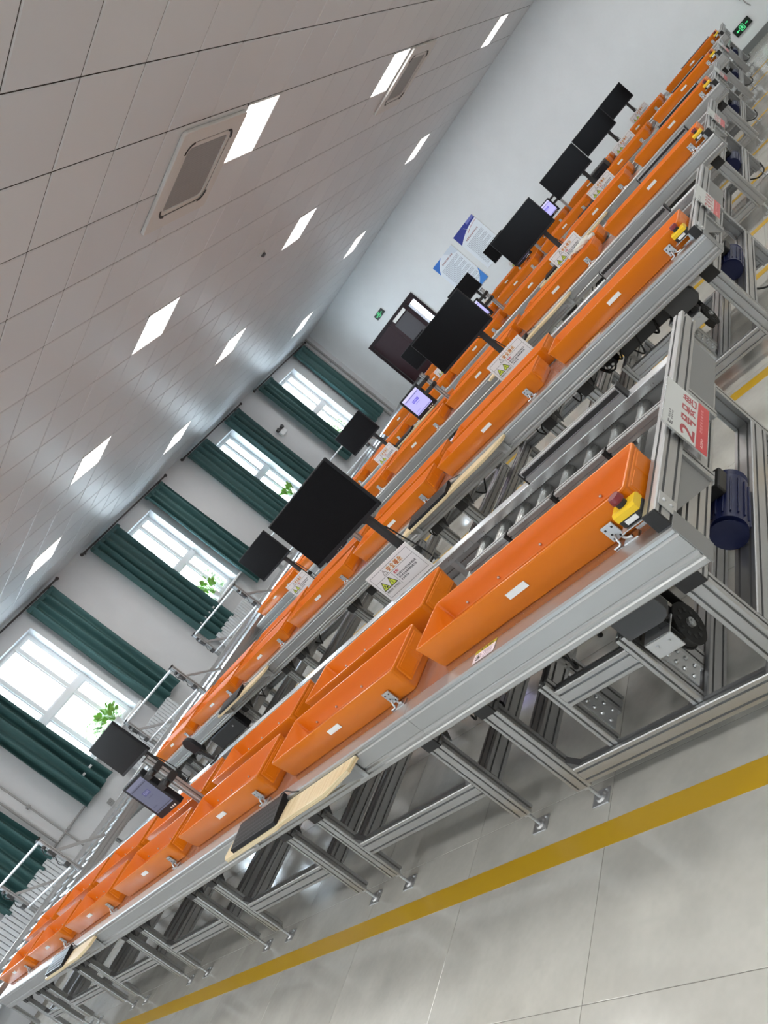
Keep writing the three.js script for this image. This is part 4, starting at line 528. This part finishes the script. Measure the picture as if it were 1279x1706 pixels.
{ const o = thing('tool_case', [ROWS[4] + 0.60, 0.8726, -3.0], 'dark grey flat case resting on the trays of the fifth line', 'case'); M('case_body', rbx(-0.12, 0.12, 0, 0.1, -0.16, 0.16, 0.012), mt.bezel, o); M('case_lid', rbx(-0.122, 0.122, 0.1, 0.13, -0.162, 0.162, 0.01), mt.dark, o); M('handle', tube([[-0.125, 0.06, -0.05], [-0.15, 0.06, -0.045], [-0.15, 0.06, 0.045], [-0.125, 0.06, 0.05]], 0.007, 16, 8), mt.black, o); }

// =====================================================================
// ROLLER TRACK ACROSS THE FAR ENDS, AND THE TUBE GATES OVER IT
// =====================================================================
function trackSection(L) {
  const o = new THREE.Group(); const rg = cyl(0.025, 0.66, 'z', 0, 0, 0, 14), n = Math.round(L / 0.115);
  for (let i = 0; i < n; i++) for (const z of [-0.40, -1.16]) M('roller', rg, mt.chrome, o, [(i + 0.5) * L / n, 0.745, z]);
  for (const [z0, z1, y1] of [[-0.06, -0.02, 0.79], [-0.80, -0.76, 0.79], [-1.54, -1.50, 0.82]]) PM('side_rail', prof('x', 0.001, L - 0.001, y1 - 0.12, y1, z0, z1), mt.alu, o);
  for (const x of [0.3, L - 0.3]) { PM('top_beam', prof('z', x - 0.02, x + 0.02, 0.59, 0.67, -1.54, -0.02), mt.alu, o); for (const z of [-0.06, -1.54]) { const l = PM('leg', prof('y', x - 0.02, x + 0.02, 0.085, 0.59, z, z + 0.04), mt.alu, o); M('levelling_foot', [cyl(0.007, 0.085, 'y', 0, -0.295, 0, 8), cyl(0.03, 0.012, 'y', 0, -0.331, 0, 16, 0.018)], mt.steel, l); } }
  return o;
}
const trk = trackSection(2.62);
for (let k = 0; k < 6; k++) { const o = trk.clone(); o.name = numbered('roller_track'); o.position.set(1.75 + 2.62 * k, 0, -9.1); scene.add(o); tag(o, `roller track along the windows, section at the end of the ${ORD[k]} conveyor line`, 'conveyor', 'roller track sections'); }
[[3.05, -9.12, -11.1, 'tube gate over the roller track at the far end of the nearest line'], [5.62, -9.12, -11.0, 'tube gate over the roller track at the far end of the second line'], [7.3, -9.12, -10.7, 'tube gate over the roller track between the second and third lines'], [9.75, -9.12, -10.9, 'tube gate over the roller track at the far end of the third line'], [12.0, -9.12, -10.9, 'tube gate over the roller track at the far end of the fourth line']].forEach(([x, za, zb, l]) => {
  const o = thing('tube_gate', [x, 0.0, za], l, 'gate', 'tube gates over the roller track'), D = zb - za;
  for (const z of [0, D]) { const bot = z === 0 ? 0.795 : 0.0; const p = PM('post', prof('y', -0.02, 0.02, bot, 1.34, z - 0.08, z + 0.0), mt.alu, o); M('post_cap', rbx(-0.021, 0.021, (1.34 - bot) / 2, (1.34 - bot) / 2 + 0.02, -0.041, 0.041, 0.002), mt.black, p);
    M('sensor_block', [rbx(-0.055, -0.02, 1.1, 1.2, z - 0.05, z, 0.004), rbx(-0.06, -0.02, 0.92, 0.98, z - 0.055, z + 0.01, 0.004), cyl(0.022, 0.03, 'x', -0.04, 1.25, z - 0.02, 14)], mt.dark, o); M('air_line', tube([[-0.045, 1.27, z - 0.02], [-0.09, 1.2, z], [-0.06, 1.1, z + 0.02], [-0.085, 1.02, z - 0.01], [-0.045, 0.95, z - 0.02]], 0.004, 20, 6), mt.rubber, o);
    const br = []; const a = new THREE.Vector3(0.02, 1.12, z - 0.02), b = new THREE.Vector3(0.42, 0.8, z - 0.02), d = b.clone().sub(a), g = new THREE.BoxGeometry(0.03, d.length(), 0.03); g.applyQuaternion(new THREE.Quaternion().setFromUnitVectors(new THREE.Vector3(0, 1, 0), d.normalize())); g.translate((a.x + b.x) / 2, (a.y + b.y) / 2, a.z); M('brace', norm(g), mt.alu, o); }
  M('tube', cyl(0.016, Math.abs(D) - 0.04, 'z', 0, 1.325, D / 2 - 0.02, 14), mt.whiteTube, o); M('tube', cyl(0.014, Math.abs(D) - 0.04, 'z', -0.03, 0.90, D / 2 - 0.02, 14), mt.whiteTube, o);
});

renderer.render(scene, camera);
